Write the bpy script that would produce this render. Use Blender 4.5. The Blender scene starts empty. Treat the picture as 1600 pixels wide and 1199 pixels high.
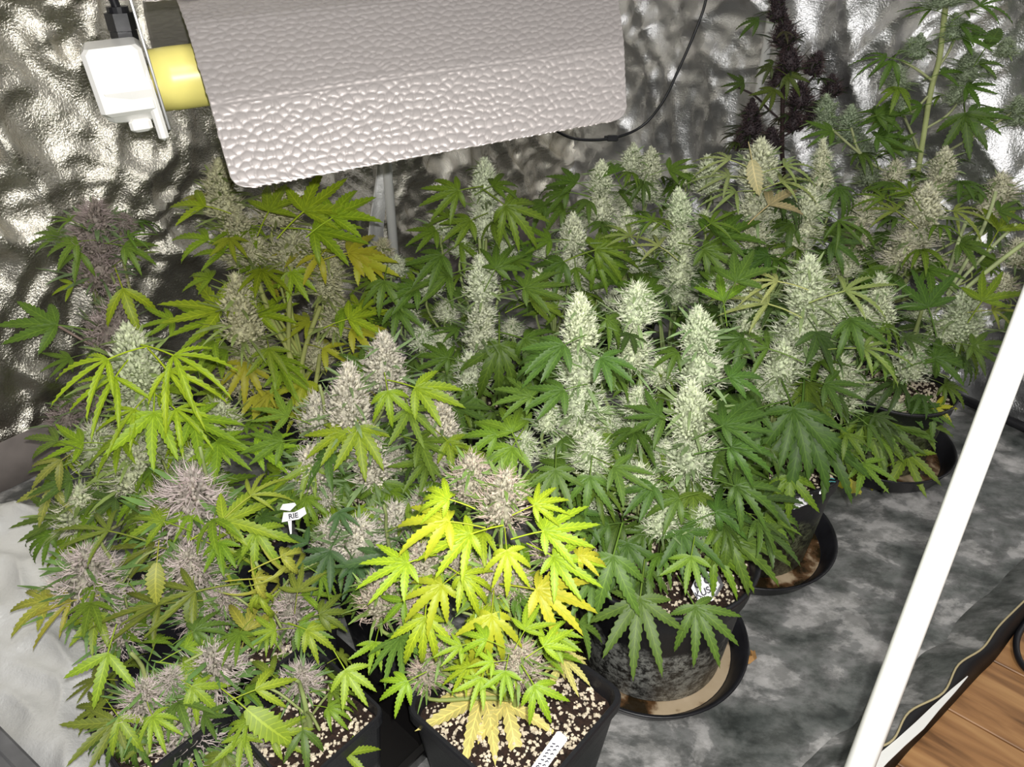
import bpy, math, random
import numpy as np
from mathutils import Vector, Matrix, noise

random.seed(7)
rng = np.random.default_rng(7)
scene = bpy.context.scene
COL = scene.collection

# ------------------------------------------------------------------ camera
H = 1.15
TH = math.radians(33.0)
F = 1150.0
cam_d = bpy.data.cameras.new('camera')
cam = bpy.data.objects.new('camera', cam_d)
COL.objects.link(cam)
cam.location = (0, 0, H)
cam.rotation_euler = (math.pi / 2 - TH, 0, 0)
cam_d.sensor_width = 36.0
cam_d.lens = F * 36.0 / 1600.0
cam_d.clip_start = 0.02
scene.camera = cam

# ------------------------------------------------------------------ world, lights, exposure
world = bpy.data.worlds.new('room_air')
scene.world = world
world.use_nodes = True
bg = world.node_tree.nodes['Background']
bg.inputs[0].default_value = (0.93, 0.97, 1.0, 1)
bg.inputs[1].default_value = 0.06


def light(name, kind, loc, energy, color=(1, 1, 1), size=0.1, target=None):
    d = bpy.data.lights.new(name, kind)
    d.energy = energy
    d.color = color
    if kind == 'AREA':
        d.size = size
    else:
        d.shadow_soft_size = size
    o = bpy.data.objects.new(name, d)
    COL.objects.link(o)
    o.location = loc
    if target is not None:
        o.rotation_euler = (Vector(target) - Vector(loc)).to_track_quat('-Z', 'Y').to_euler()
    return o


light('phone_flash', 'POINT', (0.016, -0.01, H + 0.036), 48.0, (1.0, 0.985, 0.95), 0.006)
light('added_overhead_fill', 'AREA', (0.5, -0.5, 2.5), 30.0, (1.0, 0.97, 0.93), 0.7, (0, 1.2, 0.3))  # unseen fill light, added to even out the flash falloff

scene.view_settings.view_transform = 'Standard'
scene.view_settings.look = 'None'
scene.view_settings.exposure = 0.13
scene.view_settings.gamma = 1.0
scene.view_settings.use_curve_mapping = False

# ------------------------------------------------------------------ geometry of view
CS, SN = math.cos(TH), math.sin(TH)
FWD = Vector((0, CS, -SN))
UPC = Vector((0, SN, CS))
EYE = Vector((0, 0, H))


def ray(px, py):
    u = (px - 800) / F
    v = (py - 599.5) / F
    return Vector((u, CS - v * SN, -SN - v * CS))


def at_z(px, py, z=0.0):
    d = ray(px, py)
    return EYE + d * ((z - H) / d.z)


def at_y(px, py, y):
    d = ray(px, py)
    return EYE + d * (y / d.y)


def depth(p):
    return (Vector(p) - EYE).dot(FWD)


# ------------------------------------------------------------------ materials
def new_mat(name):
    m = bpy.data.materials.new(name)
    m.use_nodes = True
    nt = m.node_tree
    return m, nt, nt.nodes['Principled BSDF']


def N(nt, kind, **kw):
    n = nt.nodes.new(kind)
    for k, v in kw.items():
        if k.startswith('i_'):
            n.inputs[k[2:].replace('_', ' ')].default_value = v
        else:
            setattr(n, k, v)
    return n


def simple(name, col, rough=0.5, metal=0.0, spec=0.5, var=0.0, scale=20.0, bump=0.0):
    m, nt, b = new_mat(name)
    b.inputs['Base Color'].default_value = (*col, 1)
    b.inputs['Roughness'].default_value = rough
    b.inputs['Metallic'].default_value = metal
    b.inputs['Specular IOR Level'].default_value = spec
    if var or bump:
        tc = N(nt, 'ShaderNodeTexCoord')
        nz = N(nt, 'ShaderNodeTexNoise', i_Scale=scale, i_Detail=6.0)
        nt.links.new(tc.outputs['Object'], nz.inputs['Vector'])
        if var:
            r = N(nt, 'ShaderNodeValToRGB')
            r.color_ramp.elements[0].position = 0.3
            r.color_ramp.elements[1].position = 0.72
            r.color_ramp.elements[0].color = (*[c * (1 - var) for c in col], 1)
            r.color_ramp.elements[1].color = (*[min(1, c * (1 + var)) for c in col], 1)
            nt.links.new(nz.outputs['Fac'], r.inputs['Fac'])
            nt.links.new(r.outputs['Color'], b.inputs['Base Color'])
        if bump:
            bp = N(nt, 'ShaderNodeBump', i_Strength=bump, i_Distance=0.005)
            nt.links.new(nz.outputs['Fac'], bp.inputs['Height'])
            nt.links.new(bp.outputs['Normal'], b.inputs['Normal'])
    return m


def ramp(nt, src, stops):
    r = N(nt, 'ShaderNodeValToRGB')
    e = r.color_ramp.elements
    e[0].position, e[0].color = stops[0][0], (*stops[0][1], 1)
    e[1].position, e[1].color = stops[-1][0], (*stops[-1][1], 1)
    for p, c in stops[1:-1]:
        k = e.new(p)
        k.color = (*c, 1)
    nt.links.new(src, r.inputs['Fac'])
    return r.outputs['Color']


def leaf_mat():
    m, nt, b = new_mat('leaf')
    oi = N(nt, 'ShaderNodeObjectInfo')
    uv = N(nt, 'ShaderNodeUVMap', uv_map='UVMap')
    sep = N(nt, 'ShaderNodeSeparateXYZ')
    nt.links.new(uv.outputs['UV'], sep.inputs[0])

    def M(op, a, bb=None):
        n = N(nt, 'ShaderNodeMath', operation=op)
        for k, s in enumerate((a, bb)):
            if s is None:
                continue
            if isinstance(s, (int, float)):
                n.inputs[k].default_value = s
            else:
                nt.links.new(s, n.inputs[k])
        return n.outputs[0]
    au = M('ABSOLUTE', sep.outputs[0])
    mid = M('LESS_THAN', au, 0.10)
    side = M('FRACT', M('SUBTRACT', M('MULTIPLY', sep.outputs[1], 9.0), M('MULTIPLY', au, 1.1)))
    side = M('LESS_THAN', side, 0.2)
    vein = M('MAXIMUM', mid, M('MULTIPLY', side, 0.7))
    tc = N(nt, 'ShaderNodeTexCoord')
    nz = N(nt, 'ShaderNodeTexNoise', i_Scale=9.0, i_Detail=4.0)
    nt.links.new(tc.outputs['Object'], nz.inputs['Vector'])
    # alpha < 1 : chlorosis - veins stay green while the blade yellows
    hs = N(nt, 'ShaderNodeHueSaturation')
    nt.links.new(oi.outputs['Color'], hs.inputs['Color'])
    nt.links.new(M('ADD', 0.78, M('MULTIPLY', nz.outputs['Fac'], 0.45)), hs.inputs['Value'])
    lite = N(nt, 'ShaderNodeMixRGB', blend_type='MULTIPLY')
    lite.inputs['Fac'].default_value = 1
    nt.links.new(hs.outputs[0], lite.inputs[1])
    lite.inputs[2].default_value = (1.75, 1.6, 1.5, 1)
    grn = N(nt, 'ShaderNodeMixRGB')
    nt.links.new(oi.outputs['Alpha'], grn.inputs['Fac'])
    grn.inputs[1].default_value = (0.18, 0.30, 0.02, 1)
    nt.links.new(lite.outputs[0], grn.inputs[2])
    mx = N(nt, 'ShaderNodeMixRGB')
    nt.links.new(M('MULTIPLY', vein, 0.85), mx.inputs['Fac'])
    nt.links.new(hs.outputs[0], mx.inputs[1])
    nt.links.new(grn.outputs[0], mx.inputs[2])
    nt.links.new(mx.outputs[0], b.inputs['Base Color'])
    b.inputs['Roughness'].default_value = 0.48
    b.inputs['Specular IOR Level'].default_value = 0.35
    bp = N(nt, 'ShaderNodeBump', i_Strength=0.5, i_Distance=0.03)
    nt.links.new(M('SUBTRACT', 1.0, vein), bp.inputs['Height'])
    nt.links.new(bp.outputs['Normal'], b.inputs['Normal'])
    tr = N(nt, 'ShaderNodeBsdfTranslucent')
    nt.links.new(mx.outputs[0], tr.inputs['Color'])
    ms = N(nt, 'ShaderNodeMixShader')
    ms.inputs[0].default_value = 0.18
    nt.links.new(b.outputs[0], ms.inputs[1])
    nt.links.new(tr.outputs[0], ms.inputs[2])
    nt.links.new(ms.outputs[0], nt.nodes['Material Output'].inputs['Surface'])
    return m


def tinted(name, rough, spec=0.3, var=0.35, scale=9.0):
    """colour comes from the object's own colour, with a little mottling"""
    m, nt, b = new_mat(name)
    oi = N(nt, 'ShaderNodeObjectInfo')
    tc = N(nt, 'ShaderNodeTexCoord')
    nz = N(nt, 'ShaderNodeTexNoise', i_Scale=scale, i_Detail=5.0)
    nt.links.new(tc.outputs['Object'], nz.inputs['Vector'])
    mr = N(nt, 'ShaderNodeMapRange')
    mr.inputs['From Min'].default_value = 0.3
    mr.inputs['From Max'].default_value = 0.7
    mr.inputs['To Min'].default_value = 1 - var
    mr.inputs['To Max'].default_value = 1 + var * 0.6
    nt.links.new(nz.outputs['Fac'], mr.inputs['Value'])
    hs = N(nt, 'ShaderNodeHueSaturation')
    nt.links.new(oi.outputs['Color'], hs.inputs['Color'])
    nt.links.new(mr.outputs[0], hs.inputs['Value'])
    nt.links.new(hs.outputs[0], b.inputs['Base Color'])
    b.inputs['Roughness'].default_value = rough
    b.inputs['Specular IOR Level'].default_value = spec
    return m


def mylar(name, base, rough, metal, sparkle=0.35, scale=220.0, var=0.25):
    m, nt, b = new_mat(name)
    tc = N(nt, 'ShaderNodeTexCoord')
    n1 = N(nt, 'ShaderNodeTexNoise', i_Scale=3.2, i_Detail=8.0, i_Roughness=0.6)
    n2 = N(nt, 'ShaderNodeTexNoise', i_Scale=scale, i_Detail=3.0, i_Roughness=0.6)
    n3 = N(nt, 'ShaderNodeTexNoise', i_Scale=26.0, i_Detail=6.0, i_Roughness=0.65)
    for n in (n1, n2, n3):
        nt.links.new(tc.outputs['Object'], n.inputs['Vector'])
    c = ramp(nt, n1.outputs['Fac'], [(0.3, tuple(x * (1 - var) for x in base)), (0.7, base)])
    nt.links.new(c, b.inputs['Base Color'])
    b.inputs['Metallic'].default_value = metal
    b.inputs['Roughness'].default_value = rough
    b1 = N(nt, 'ShaderNodeBump', i_Strength=sparkle, i_Distance=0.0030)
    b2 = N(nt, 'ShaderNodeBump', i_Strength=0.35, i_Distance=0.009)
    nt.links.new(n2.outputs['Fac'], b1.inputs['Height'])
    nt.links.new(n3.outputs['Fac'], b2.inputs['Height'])
    nt.links.new(b1.outputs['Normal'], b2.inputs['Normal'])
    nt.links.new(b2.outputs['Normal'], b.inputs['Normal'])
    return m


def floor_mat():
    m, nt, b = new_mat('stained_mylar_floor')
    tc = N(nt, 'ShaderNodeTexCoord')
    mp = N(nt, 'ShaderNodeMapping')
    mp.inputs['Rotation'].default_value = (0, 0, math.radians(32))
    mp.inputs['Scale'].default_value = (1.0, 1.45, 1.0)
    nt.links.new(tc.outputs['Object'], mp.inputs['Vector'])
    a = N(nt, 'ShaderNodeTexNoise', i_Scale=6.5, i_Detail=9.0, i_Roughness=0.6, i_Distortion=0.3)
    c = N(nt, 'ShaderNodeTexNoise', i_Scale=17.0, i_Detail=8.0, i_Roughness=0.7)
    for n in (a, c):
        nt.links.new(mp.outputs[0], n.inputs['Vector'])
    c1 = ramp(nt, a.outputs['Fac'], [(0.36, (0.09, 0.10, 0.095)), (0.46, (0.2, 0.21, 0.2)),
                                      (0.535, (0.3, 0.3, 0.295)), (0.56, (0.5, 0.49, 0.48)), (0.68, (0.68, 0.66, 0.65))])
    c2 = ramp(nt, c.outputs['Fac'], [(0.42, (0.4, 0.41, 0.4)), (0.56, (1.0, 1.0, 1.0))])
    mx = N(nt, 'ShaderNodeMixRGB', blend_type='MULTIPLY')
    mx.inputs['Fac'].default_value = 0.75
    nt.links.new(c1, mx.inputs[1])
    nt.links.new(c2, mx.inputs[2])
    nt.links.new(mx.outputs[0], b.inputs['Base Color'])
    b.inputs['Metallic'].default_value = 0.3
    r = ramp(nt, a.outputs['Fac'], [(0.35, (0.32,) * 3), (0.7, (0.55,) * 3)])
    nt.links.new(r, b.inputs['Roughness'])
    bp = N(nt, 'ShaderNodeBump', i_Strength=0.25, i_Distance=0.01)
    nt.links.new(c.outputs['Fac'], bp.inputs['Height'])
    nt.links.new(bp.outputs['Normal'], b.inputs['Normal'])
    return m


def wood_mat():
    m, nt, b = new_mat('wood_plank')
    tc = N(nt, 'ShaderNodeTexCoord')
    oi = N(nt, 'ShaderNodeObjectInfo')
    mp = N(nt, 'ShaderNodeMapping')
    mp.inputs['Scale'].default_value = (2.2, 22.0, 1.0)
    add = N(nt, 'ShaderNodeVectorMath', operation='ADD')
    nt.links.new(tc.outputs['Object'], add.inputs[0])
    nt.links.new(oi.outputs['Random'], add.inputs[1])
    nt.links.new(add.outputs[0], mp.inputs['Vector'])
    a = N(nt, 'ShaderNodeTexNoise', i_Scale=1.6, i_Detail=8.0, i_Distortion=0.8)
    nt.links.new(mp.outputs[0], a.inputs['Vector'])
    c = ramp(nt, a.outputs['Fac'], [(0.3, (0.17, 0.08, 0.03)), (0.5, (0.38, 0.19, 0.075)), (0.72, (0.52, 0.29, 0.12))])
    nt.links.new(c, b.inputs['Base Color'])
    b.inputs['Roughness'].default_value = 0.45
    return m


def pot_mat(name, crust, cr_col, zlim):
    m, nt, b = new_mat(name)
    tc = N(nt, 'ShaderNodeTexCoord')
    sep = N(nt, 'ShaderNodeSeparateXYZ')
    nt.links.new(tc.outputs['Object'], sep.inputs[0])
    a = N(nt, 'ShaderNodeTexNoise', i_Scale=14.0, i_Detail=10.0, i_Roughness=0.75)
    g = N(nt, 'ShaderNodeTexNoise', i_Scale=70.0, i_Detail=6.0, i_Roughness=0.8)
    nt.links.new(tc.outputs['Object'], a.inputs['Vector'])
    nt.links.new(tc.outputs['Object'], g.inputs['Vector'])
    mr = N(nt, 'ShaderNodeMapRange')
    mr.inputs['From Min'].default_value = zlim + 0.03
    mr.inputs['From Max'].default_value = zlim - 0.03
    mr.inputs['To Min'].default_value = -0.4
    mr.inputs['To Max'].default_value = 0.12
    nt.links.new(sep.outputs['Z'], mr.inputs['Value'])
    s = N(nt, 'ShaderNodeMath', operation='ADD')
    nt.links.new(a.outputs['Fac'], s.inputs[0])
    nt.links.new(mr.outputs[0], s.inputs[1])
    f = ramp(nt, s.outputs[0], [(0.42, (0, 0, 0)), (0.62, (1, 1, 1))])
    cr = ramp(nt, g.outputs['Fac'], [(0.44, tuple(x * 0.07 for x in cr_col)), (0.58, cr_col)])
    mx = N(nt, 'ShaderNodeMixRGB')
    fm = N(nt, 'ShaderNodeMath', operation='MULTIPLY')
    nt.links.new(f, fm.inputs[0])
    fm.inputs[1].default_value = crust
    nt.links.new(fm.outputs[0], mx.inputs['Fac'])
    mx.inputs[1].default_value = (0.016, 0.016, 0.019, 1)
    nt.links.new(cr, mx.inputs[2])
    nt.links.new(mx.outputs[0], b.inputs['Base Color'])
    b.inputs['Roughness'].default_value = 0.42
    bp = N(nt, 'ShaderNodeBump', i_Strength=0.4, i_Distance=0.003)
    nt.links.new(g.outputs['Fac'], bp.inputs['Height'])
    nt.links.new(bp.outputs['Normal'], b.inputs['Normal'])
    return m


def residue_mat(th=0.0):
    m, nt, b = new_mat('dried_runoff')
    tc = N(nt, 'ShaderNodeTexCoord')
    a = N(nt, 'ShaderNodeTexNoise', i_Scale=5.5, i_Detail=8.0, i_Roughness=0.55)
    nt.links.new(tc.outputs['Object'], a.inputs['Vector'])
    c = ramp(nt, a.outputs['Fac'], [(0.47 + th, (0.02, 0.013, 0.006)), (0.5 + th, (0.10, 0.05, 0.02)), (0.53 + th, (0.40, 0.31, 0.2)), (0.75, (0.52, 0.42, 0.3))])
    nt.links.new(c, b.inputs['Base Color'])
    r = ramp(nt, a.outputs['Fac'], [(0.46 + th, (0.08,) * 3), (0.54 + th, (0.7,) * 3)])
    nt.links.new(r, b.inputs['Roughness'])
    return m


M_LEAF = leaf_mat()
M_BUD = tinted('flower', 0.6, 0.35, 0.6, 12.0)
M_HAIR = tinted('pistil', 0.55, 0.3, 0.25, 12.0)
M_SUGAR = tinted('sugar_leaf', 0.55, 0.3, 0.3, 5.0)
M_STEM = tinted('stem', 0.5, 0.35, 0.25, 20.0)
M_WALL_L = mylar('mylar_left', (0.90, 0.86, 0.75), 0.26, 0.97, 0.7)
M_WALL_R = mylar('mylar_right', (0.90, 0.90, 0.92), 0.33, 0.93, 0.6)
M_WHITENED = mylar('whitened_mylar', (0.97, 0.97, 0.96), 0.5, 0.35, 0.3)  # near-white base stands in for flash glare on mylar
M_FLOOR = floor_mat()
M_WOOD = wood_mat()
M_BLACK = simple('black_plastic', (0.013, 0.013, 0.016), 0.38, var=0.3, scale=30, bump=0.1)
M_TRAY = simple('black_tray_plastic', (0.012, 0.011, 0.011), 0.25)
M_POT = pot_mat('square_pot_plastic', 0.35, (0.22, 0.22, 0.22), 0.10)
M_POT_G = pot_mat('crusted_pot_plastic', 1.0, (0.62, 0.63, 0.58), 0.155)
M_POT_H = pot_mat('mossy_pot_plastic', 1.0, (0.24, 0.27, 0.15), 0.17)
M_FABRIC = simple('black_tent_fabric', (0.010, 0.010, 0.012), 0.6)
M_GOLD = simple('gold_edge_binding', (0.55, 0.47, 0.27), 0.45)
M_WHITE = simple('white_enamel', (0.93, 0.93, 0.9), 0.3)
M_CERAMIC = simple('white_ceramic', (0.88, 0.87, 0.84), 0.3, var=0.04)
M_GREYSTRIP = simple('taupe_fabric', (0.23, 0.2, 0.185), 0.8, var=0.12, scale=25)
M_GREY = simple('grey_plastic', (0.14, 0.14, 0.145), 0.5, var=0.3, scale=18)
M_SOIL = simple('potting_soil', (0.026, 0.012, 0.007), 0.9, var=0.6, scale=160, bump=0.8)
M_PERLITE = simple('perlite', (0.78, 0.68, 0.52), 0.8, var=0.25, scale=60)
M_RESID = residue_mat(0.02)
M_RESID2 = residue_mat(0.09)
M_HOOD = simple('hammered_aluminium', (0.60, 0.555, 0.54), 0.42, 0.5)
M_HOODIN = simple('mirror_aluminium', (0.7, 0.7, 0.68), 0.2, 0.95)
M_BRACKET = simple('galvanised_steel', (0.5, 0.5, 0.5), 0.35, 0.8, var=0.15, scale=40)
M_BULB = simple('coated_lamp_glass', (0.90, 0.80, 0.24), 0.34, var=0.05)
M_TAG = simple('white_plastic_tag', (0.85, 0.84, 0.87), 0.45)
M_INK = simple('marker_ink', (0.04, 0.04, 0.06), 0.6)
M_STRING = simple('teal_twine', (0.1, 0.4, 0.42), 0.6)
M_DRY = simple('dry_leaf', (0.45, 0.24, 0.08), 0.7, var=0.3, scale=40)


# ------------------------------------------------------------------ mesh helpers
class MB:
    def __init__(self):
        self.v, self.f, self.m, self.uv = [], [], [], {}

    def add(self, vs, fs, mi=0):
        b = len(self.v)
        self.v.extend([tuple(p) for p in vs])
        for q in fs:
            self.f.append(tuple(b + i for i in q))
            self.m.append(mi)
        return b

    def tube(self, pts, radii, sides=6, cap=True, mi=0):
        pts = [Vector(p) for p in pts]
        if not hasattr(radii, '__len__'):
            radii = [radii] * len(pts)
        vs, fs = [], []
        t0 = (pts[1] - pts[0]).normalized()
        ref = Vector((0, 0, 1)) if abs(t0.z) < 0.9 else Vector((1, 0, 0))
        nrm = t0.cross(ref).normalized()
        for i, p in enumerate(pts):
            a = pts[max(0, i - 1)]
            c = pts[min(len(pts) - 1, i + 1)]
            t = (c - a).normalized()
            nrm = (nrm - t * nrm.dot(t)).normalized()
            bn = t.cross(nrm)
            for k in range(sides):
                an = 2 * math.pi * k / sides
                vs.append(p + (nrm * math.cos(an) + bn * math.sin(an)) * radii[i])
        for i in range(len(pts) - 1):
            for k in range(sides):
                k2 = (k + 1) % sides
                fs.append((i * sides + k, i * sides + k2, (i + 1) * sides + k2, (i + 1) * sides + k))
        if cap:
            fs.append(tuple(range(sides - 1, -1, -1)))
            fs.append(tuple((len(pts) - 1) * sides + k for k in range(sides)))
        self.add(vs, fs, mi)

    def lathe(self, prof, seg=48, closed=False, mi=0, frm=None):
        vs, fs = [], []
        n = len(prof)
        for k in range(seg):
            a = 2 * math.pi * k / seg
            for r, z in prof:
                p = Vector((r * math.cos(a), r * math.sin(a), z))
                vs.append(frm @ p if frm else p)
        for k in range(seg):
            k2 = (k + 1) % seg
            for i in range(n if closed else n - 1):
                j = (i + 1) % n
                fs.append((k * n + i, k2 * n + i, k2 * n + j, k * n + j))
        self.add(vs, fs, mi)

    def box(self, c, s, rot=None, bevel=0.0, mi=0):
        """box with chamfered vertical and horizontal edges"""
        hx, hy, hz = s[0] / 2, s[1] / 2, s[2] / 2
        bv = min(bevel, hx * 0.9, hy * 0.9, hz * 0.9)
        c = Vector(c)
        if bv <= 0:
            vs = [Vector((x, y, z)) for z in (-hz, hz) for x, y in ((-hx, -hy), (hx, -hy), (hx, hy), (-hx, hy))]
            fs = [(3, 2, 1, 0), (4, 5, 6, 7), (0, 1, 5, 4), (1, 2, 6, 5), (2, 3, 7, 6), (3, 0, 4, 7)]
        else:
            def ring(z, i):
                x, y = hx - i, hy - i
                k = bv
                return [Vector(q + (z,)) for q in ((-x + k, -y), (x - k, -y), (x, -y + k), (x, y - k), (x - k, y), (-x + k, y), (-x, y - k), (-x, -y + k))]
            vs = ring(-hz, bv) + ring(-hz + bv, 0) + ring(hz - bv, 0) + ring(hz, bv)
            fs = [tuple(range(7, -1, -1)), tuple(range(24, 32))]
            for r in range(3):
                for k in range(8):
                    k2 = (k + 1) % 8
                    fs.append((r * 8 + k, r * 8 + k2, (r + 1) * 8 + k2, (r + 1) * 8 + k))
        vs = [(rot @ p if rot else p) + c for p in vs]
        self.add(vs, fs, mi)

    def mesh(self, name, mats, smooth=False):
        me = bpy.data.meshes.new(name)
        me.from_pydata(self.v, [], self.f)
        for m in (mats if isinstance(mats, (list, tuple)) else [mats]):
            me.materials.append(m)
        if any(self.m):
            me.polygons.foreach_set('material_index', self.m)
        if smooth:
            me.polygons.foreach_set('use_smooth', [True] * len(me.polygons))
        me.update()
        return me

    def build(self, name, mats, parent=None, smooth=False, origin=None):
        if origin is not None:
            o3 = Vector(origin)
            self.v = [tuple(Vector(p) - o3) for p in self.v]
        o = bpy.data.objects.new(name, self.mesh(name, mats, smooth))
        COL.objects.link(o)
        if origin is not None:
            o.location = origin
        if parent is not None:
            o.parent = parent
        return o


def tag(o, label, cat, group=None):
    o['label'] = label
    o['category'] = cat
    if group:
        o['group'] = group
    return o


def empty(name, loc, rz=0.0):
    o = bpy.data.objects.new(name, None)
    COL.objects.link(o)
    o.location = loc
    o.rotation_euler = (0, 0, rz)
    o.empty_display_size = 0.05
    return o


def struct(o):
    o['kind'] = 'structure'
    return o


def link_mesh(name, me, parent, loc=(0, 0, 0), rot=None, scale=None, color=None):
    o = bpy.data.objects.new(name, me)
    COL.objects.link(o)
    o.parent = parent
    o.location = loc
    if rot is not None:
        o.rotation_mode = 'QUATERNION'
        o.rotation_quaternion = rot
    if scale is not None:
        o.scale = scale if hasattr(scale, '__len__') else (scale,) * 3
    if color is not None:
        o.color = color
    return o


# ------------------------------------------------------------------ tent shell
AX = Vector((0.66, 0.751, 0)).normalized()      # along the left wall
BX = Vector((AX.y, -AX.x, 0))                   # across the tent
CORNER = Vector((0.227, 3.059, 0))
RD = Vector((0.6, -0.8, 0)).normalized()        # along the right wall, away from the corner
ANG = math.atan2(AX.y, AX.x)


def wrinkled_wall(name, p0, d, length, height, inward, mat, seed, amp=1.0, z0=0.0, step=0.0125):
    nx, nz = int(length / step), int(height / step)
    vs, fs = [], []
    for j in range(nz + 1):
        for i in range(nx + 1):
            s, z = length * i / nx, z0 + height * j / nz
            wx = noise.noise(Vector((s * 3, z * 3, seed + 20))) * 0.12
            wz = noise.noise(Vector((s * 3, z * 3, seed + 30))) * 0.12
            a, b = s + wx, z + wz
            h = noise.noise(Vector((s * 2.6 + z * 0.5, z * 0.9, seed))) * 0.04 + noise.noise(Vector((s * 1.1 - z * 0.4, z * 0.8, seed + 9))) * 0.05
            h += (1 - abs(noise.noise(Vector((a * 4.6 + b * 2.4, b * 2.2, seed + 3))))) ** 5 * 0.036
            h += (1 - abs(noise.noise(Vector((a * 9.5 - b * 5.0, b * 5.5, seed + 5))))) ** 5 * 0.020
            h += (1 - abs(noise.noise(Vector((a * 19 + b * 8.0, b * 13, seed + 7))))) ** 5 * 0.015
            h += noise.noise(Vector((a * 42, b * 34, seed))) * 0.004
            vs.append(p0 + d * s + Vector((0, 0, z)) + inward * (h * amp))
    w = nx + 1
    for j in range(nz):
        for i in range(nx):
            fs.append((j * w + i, j * w + i + 1, (j + 1) * w + i + 1, (j + 1) * w + i))
    m = MB()
    m.add(vs, fs)
    return struct(m.build(name, mat, None, True))


W0 = CORNER - AX * 3.9
wrinkled_wall('wall_left', W0, AX, 3.95, 2.1, BX, M_WALL_L, 1.3, 1.0)
RIN = Vector((-0.8, -0.6, 0))
wrinkled_wall('wall_right', CORNER - RD * 0.05, RD, 2.9, 2.1, RIN, M_WALL_R, 7.7, 1.0)


# floor: a large gently creased sheet
def floor_sheet():
    m = MB()
    n = 110
    vs, fs = [], []
    for j in range(n + 1):
        for i in range(n + 1):
            s, t = 3.9 * i / n, 2.55 * j / n
            p = W0 + AX * s + BX * t
            h = (1 - abs(noise.noise(Vector((p.x * 4 + p.y, p.y * 3, 2))))) ** 4 * 0.006 + noise.noise(p * 2.5) * 0.004
            vs.append((p.x, p.y, h - 0.006))
    for j in range(n):
        for i in range(n):
            a = j * (n + 1) + i
            fs.append((a, a + 1, a + n + 2, a + n + 1)[::-1])
    # drop what lies outside the sill and the right wall
    sill0, sd = Vector((0.55, 0.70, 0)), AX
    keep = []
    for f in fs:
        c = sum((Vector(vs[i]) for i in f), Vector()) / 4
        if (c - CORNER).dot(RIN) < -0.03:
            continue
        if (c - SILL_A).dot(SILL_N) > -0.035:
            continue
        keep.append(f)
    m.add(vs, keep)
    return struct(m.build('floor', M_FLOOR, None, True))


GOLD = [(1356, 1180), (1395, 1157), (1420, 1114), (1473, 1084), (1497, 1040), (1535, 1014), (1560, 980), (1600, 940)]
BLK = [(1385, 1216), (1420, 1174), (1450, 1143), (1497, 1092), (1530, 1056), (1556, 1030), (1587, 988), (1628, 935)]
LIP = 0.03
g3 = [at_z(x, y, LIP) for x, y in GOLD]
b3 = [at_z(x, y, -0.012) for x, y in BLK]
gd = (g3[-1] - g3[0]).normalized()
SILL_A = g3[0]
SILL_N = Vector((gd.y, -gd.x, 0)).normalized()
# continue the sill beyond both ends of the view
g3 = [g3[0] - gd * 0.9, g3[0] - gd * 0.45, g3[0] - gd * 0.12] + g3 + [g3[-1] + gd * 0.3, g3[-1] + gd * 0.6]
bd = (b3[-1] - b3[0]).normalized()
b3 = [b3[0] - bd * 0.9, b3[0] - bd * 0.45, b3[0] - bd * 0.12] + b3 + [b3[-1] + bd * 0.3, b3[-1] + bd * 0.6]
floor_sheet()


def spl(pts, n):
    """Catmull-Rom through points"""
    out = []
    P = [Vector(p) for p in pts]
    P = [P[0] * 2 - P[1]] + P + [P[-1] * 2 - P[-2]]
    for i in range(1, len(P) - 2):
        for k in range(n):
            t = k / n
            a, b, c, d = P[i - 1], P[i], P[i + 1], P[i + 2]
            out.append(0.5 * ((2 * b) + (c - a) * t + (2 * a - 5 * b + 4 * c - d) * t * t + (3 * b - a - 3 * c + d) * t ** 3))
    out.append(P[-2])
    return out


gs, bs = spl(g3, 6), spl(b3, 6)
sill = empty('door_sill', (g3[3].x, g3[3].y, 0))
sill_inv = Matrix.Translation(-Vector(sill.location))


def local(m, par):
    off = Vector(par.location)
    m.v = [tuple(Vector(p) - off) for p in m.v]
    return m


m = MB()
vs, fs = [], []
for g, b in zip(gs, bs):
    inn = g - SILL_N * 0.06
    inn2 = g - SILL_N * 0.03
    vs += [Vector((inn.x, inn.y, -0.004)), Vector((inn2.x, inn2.y, LIP * 0.45)), g]
for i in range(len(gs) - 1):
    for k in range(2):
        a = i * 3 + k
        fs.append((a, a + 3, a + 4, a + 1))
m.add(vs, fs)
local(m, sill).build('mylar_lining', M_FLOOR, sill, True)
m = MB()
vs, fs = [], []
for g, b in zip(gs, bs):
    mid = g.lerp(b, 0.5)
    mid.z = LIP * 0.75
    vs += [g - SILL_N * 0.002, g + Vector((0, 0, 0.002)), mid, b, b - SILL_N * 0.03 + Vector((0, 0, -0.004))]
for i in range(len(gs) - 1):
    for k in range(4):
        a = i * 5 + k
        fs.append((a, a + 5, a + 6, a + 1))
m.add(vs, fs)
local(m, sill).build('black_hem', M_FABRIC, sill, True)
m = MB()
m.tube([g + Vector((0, 0, 0.002)) for g in gs], 0.0018, 5)
local(m, sill).build('gold_piping', M_GOLD, sill, True)
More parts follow.
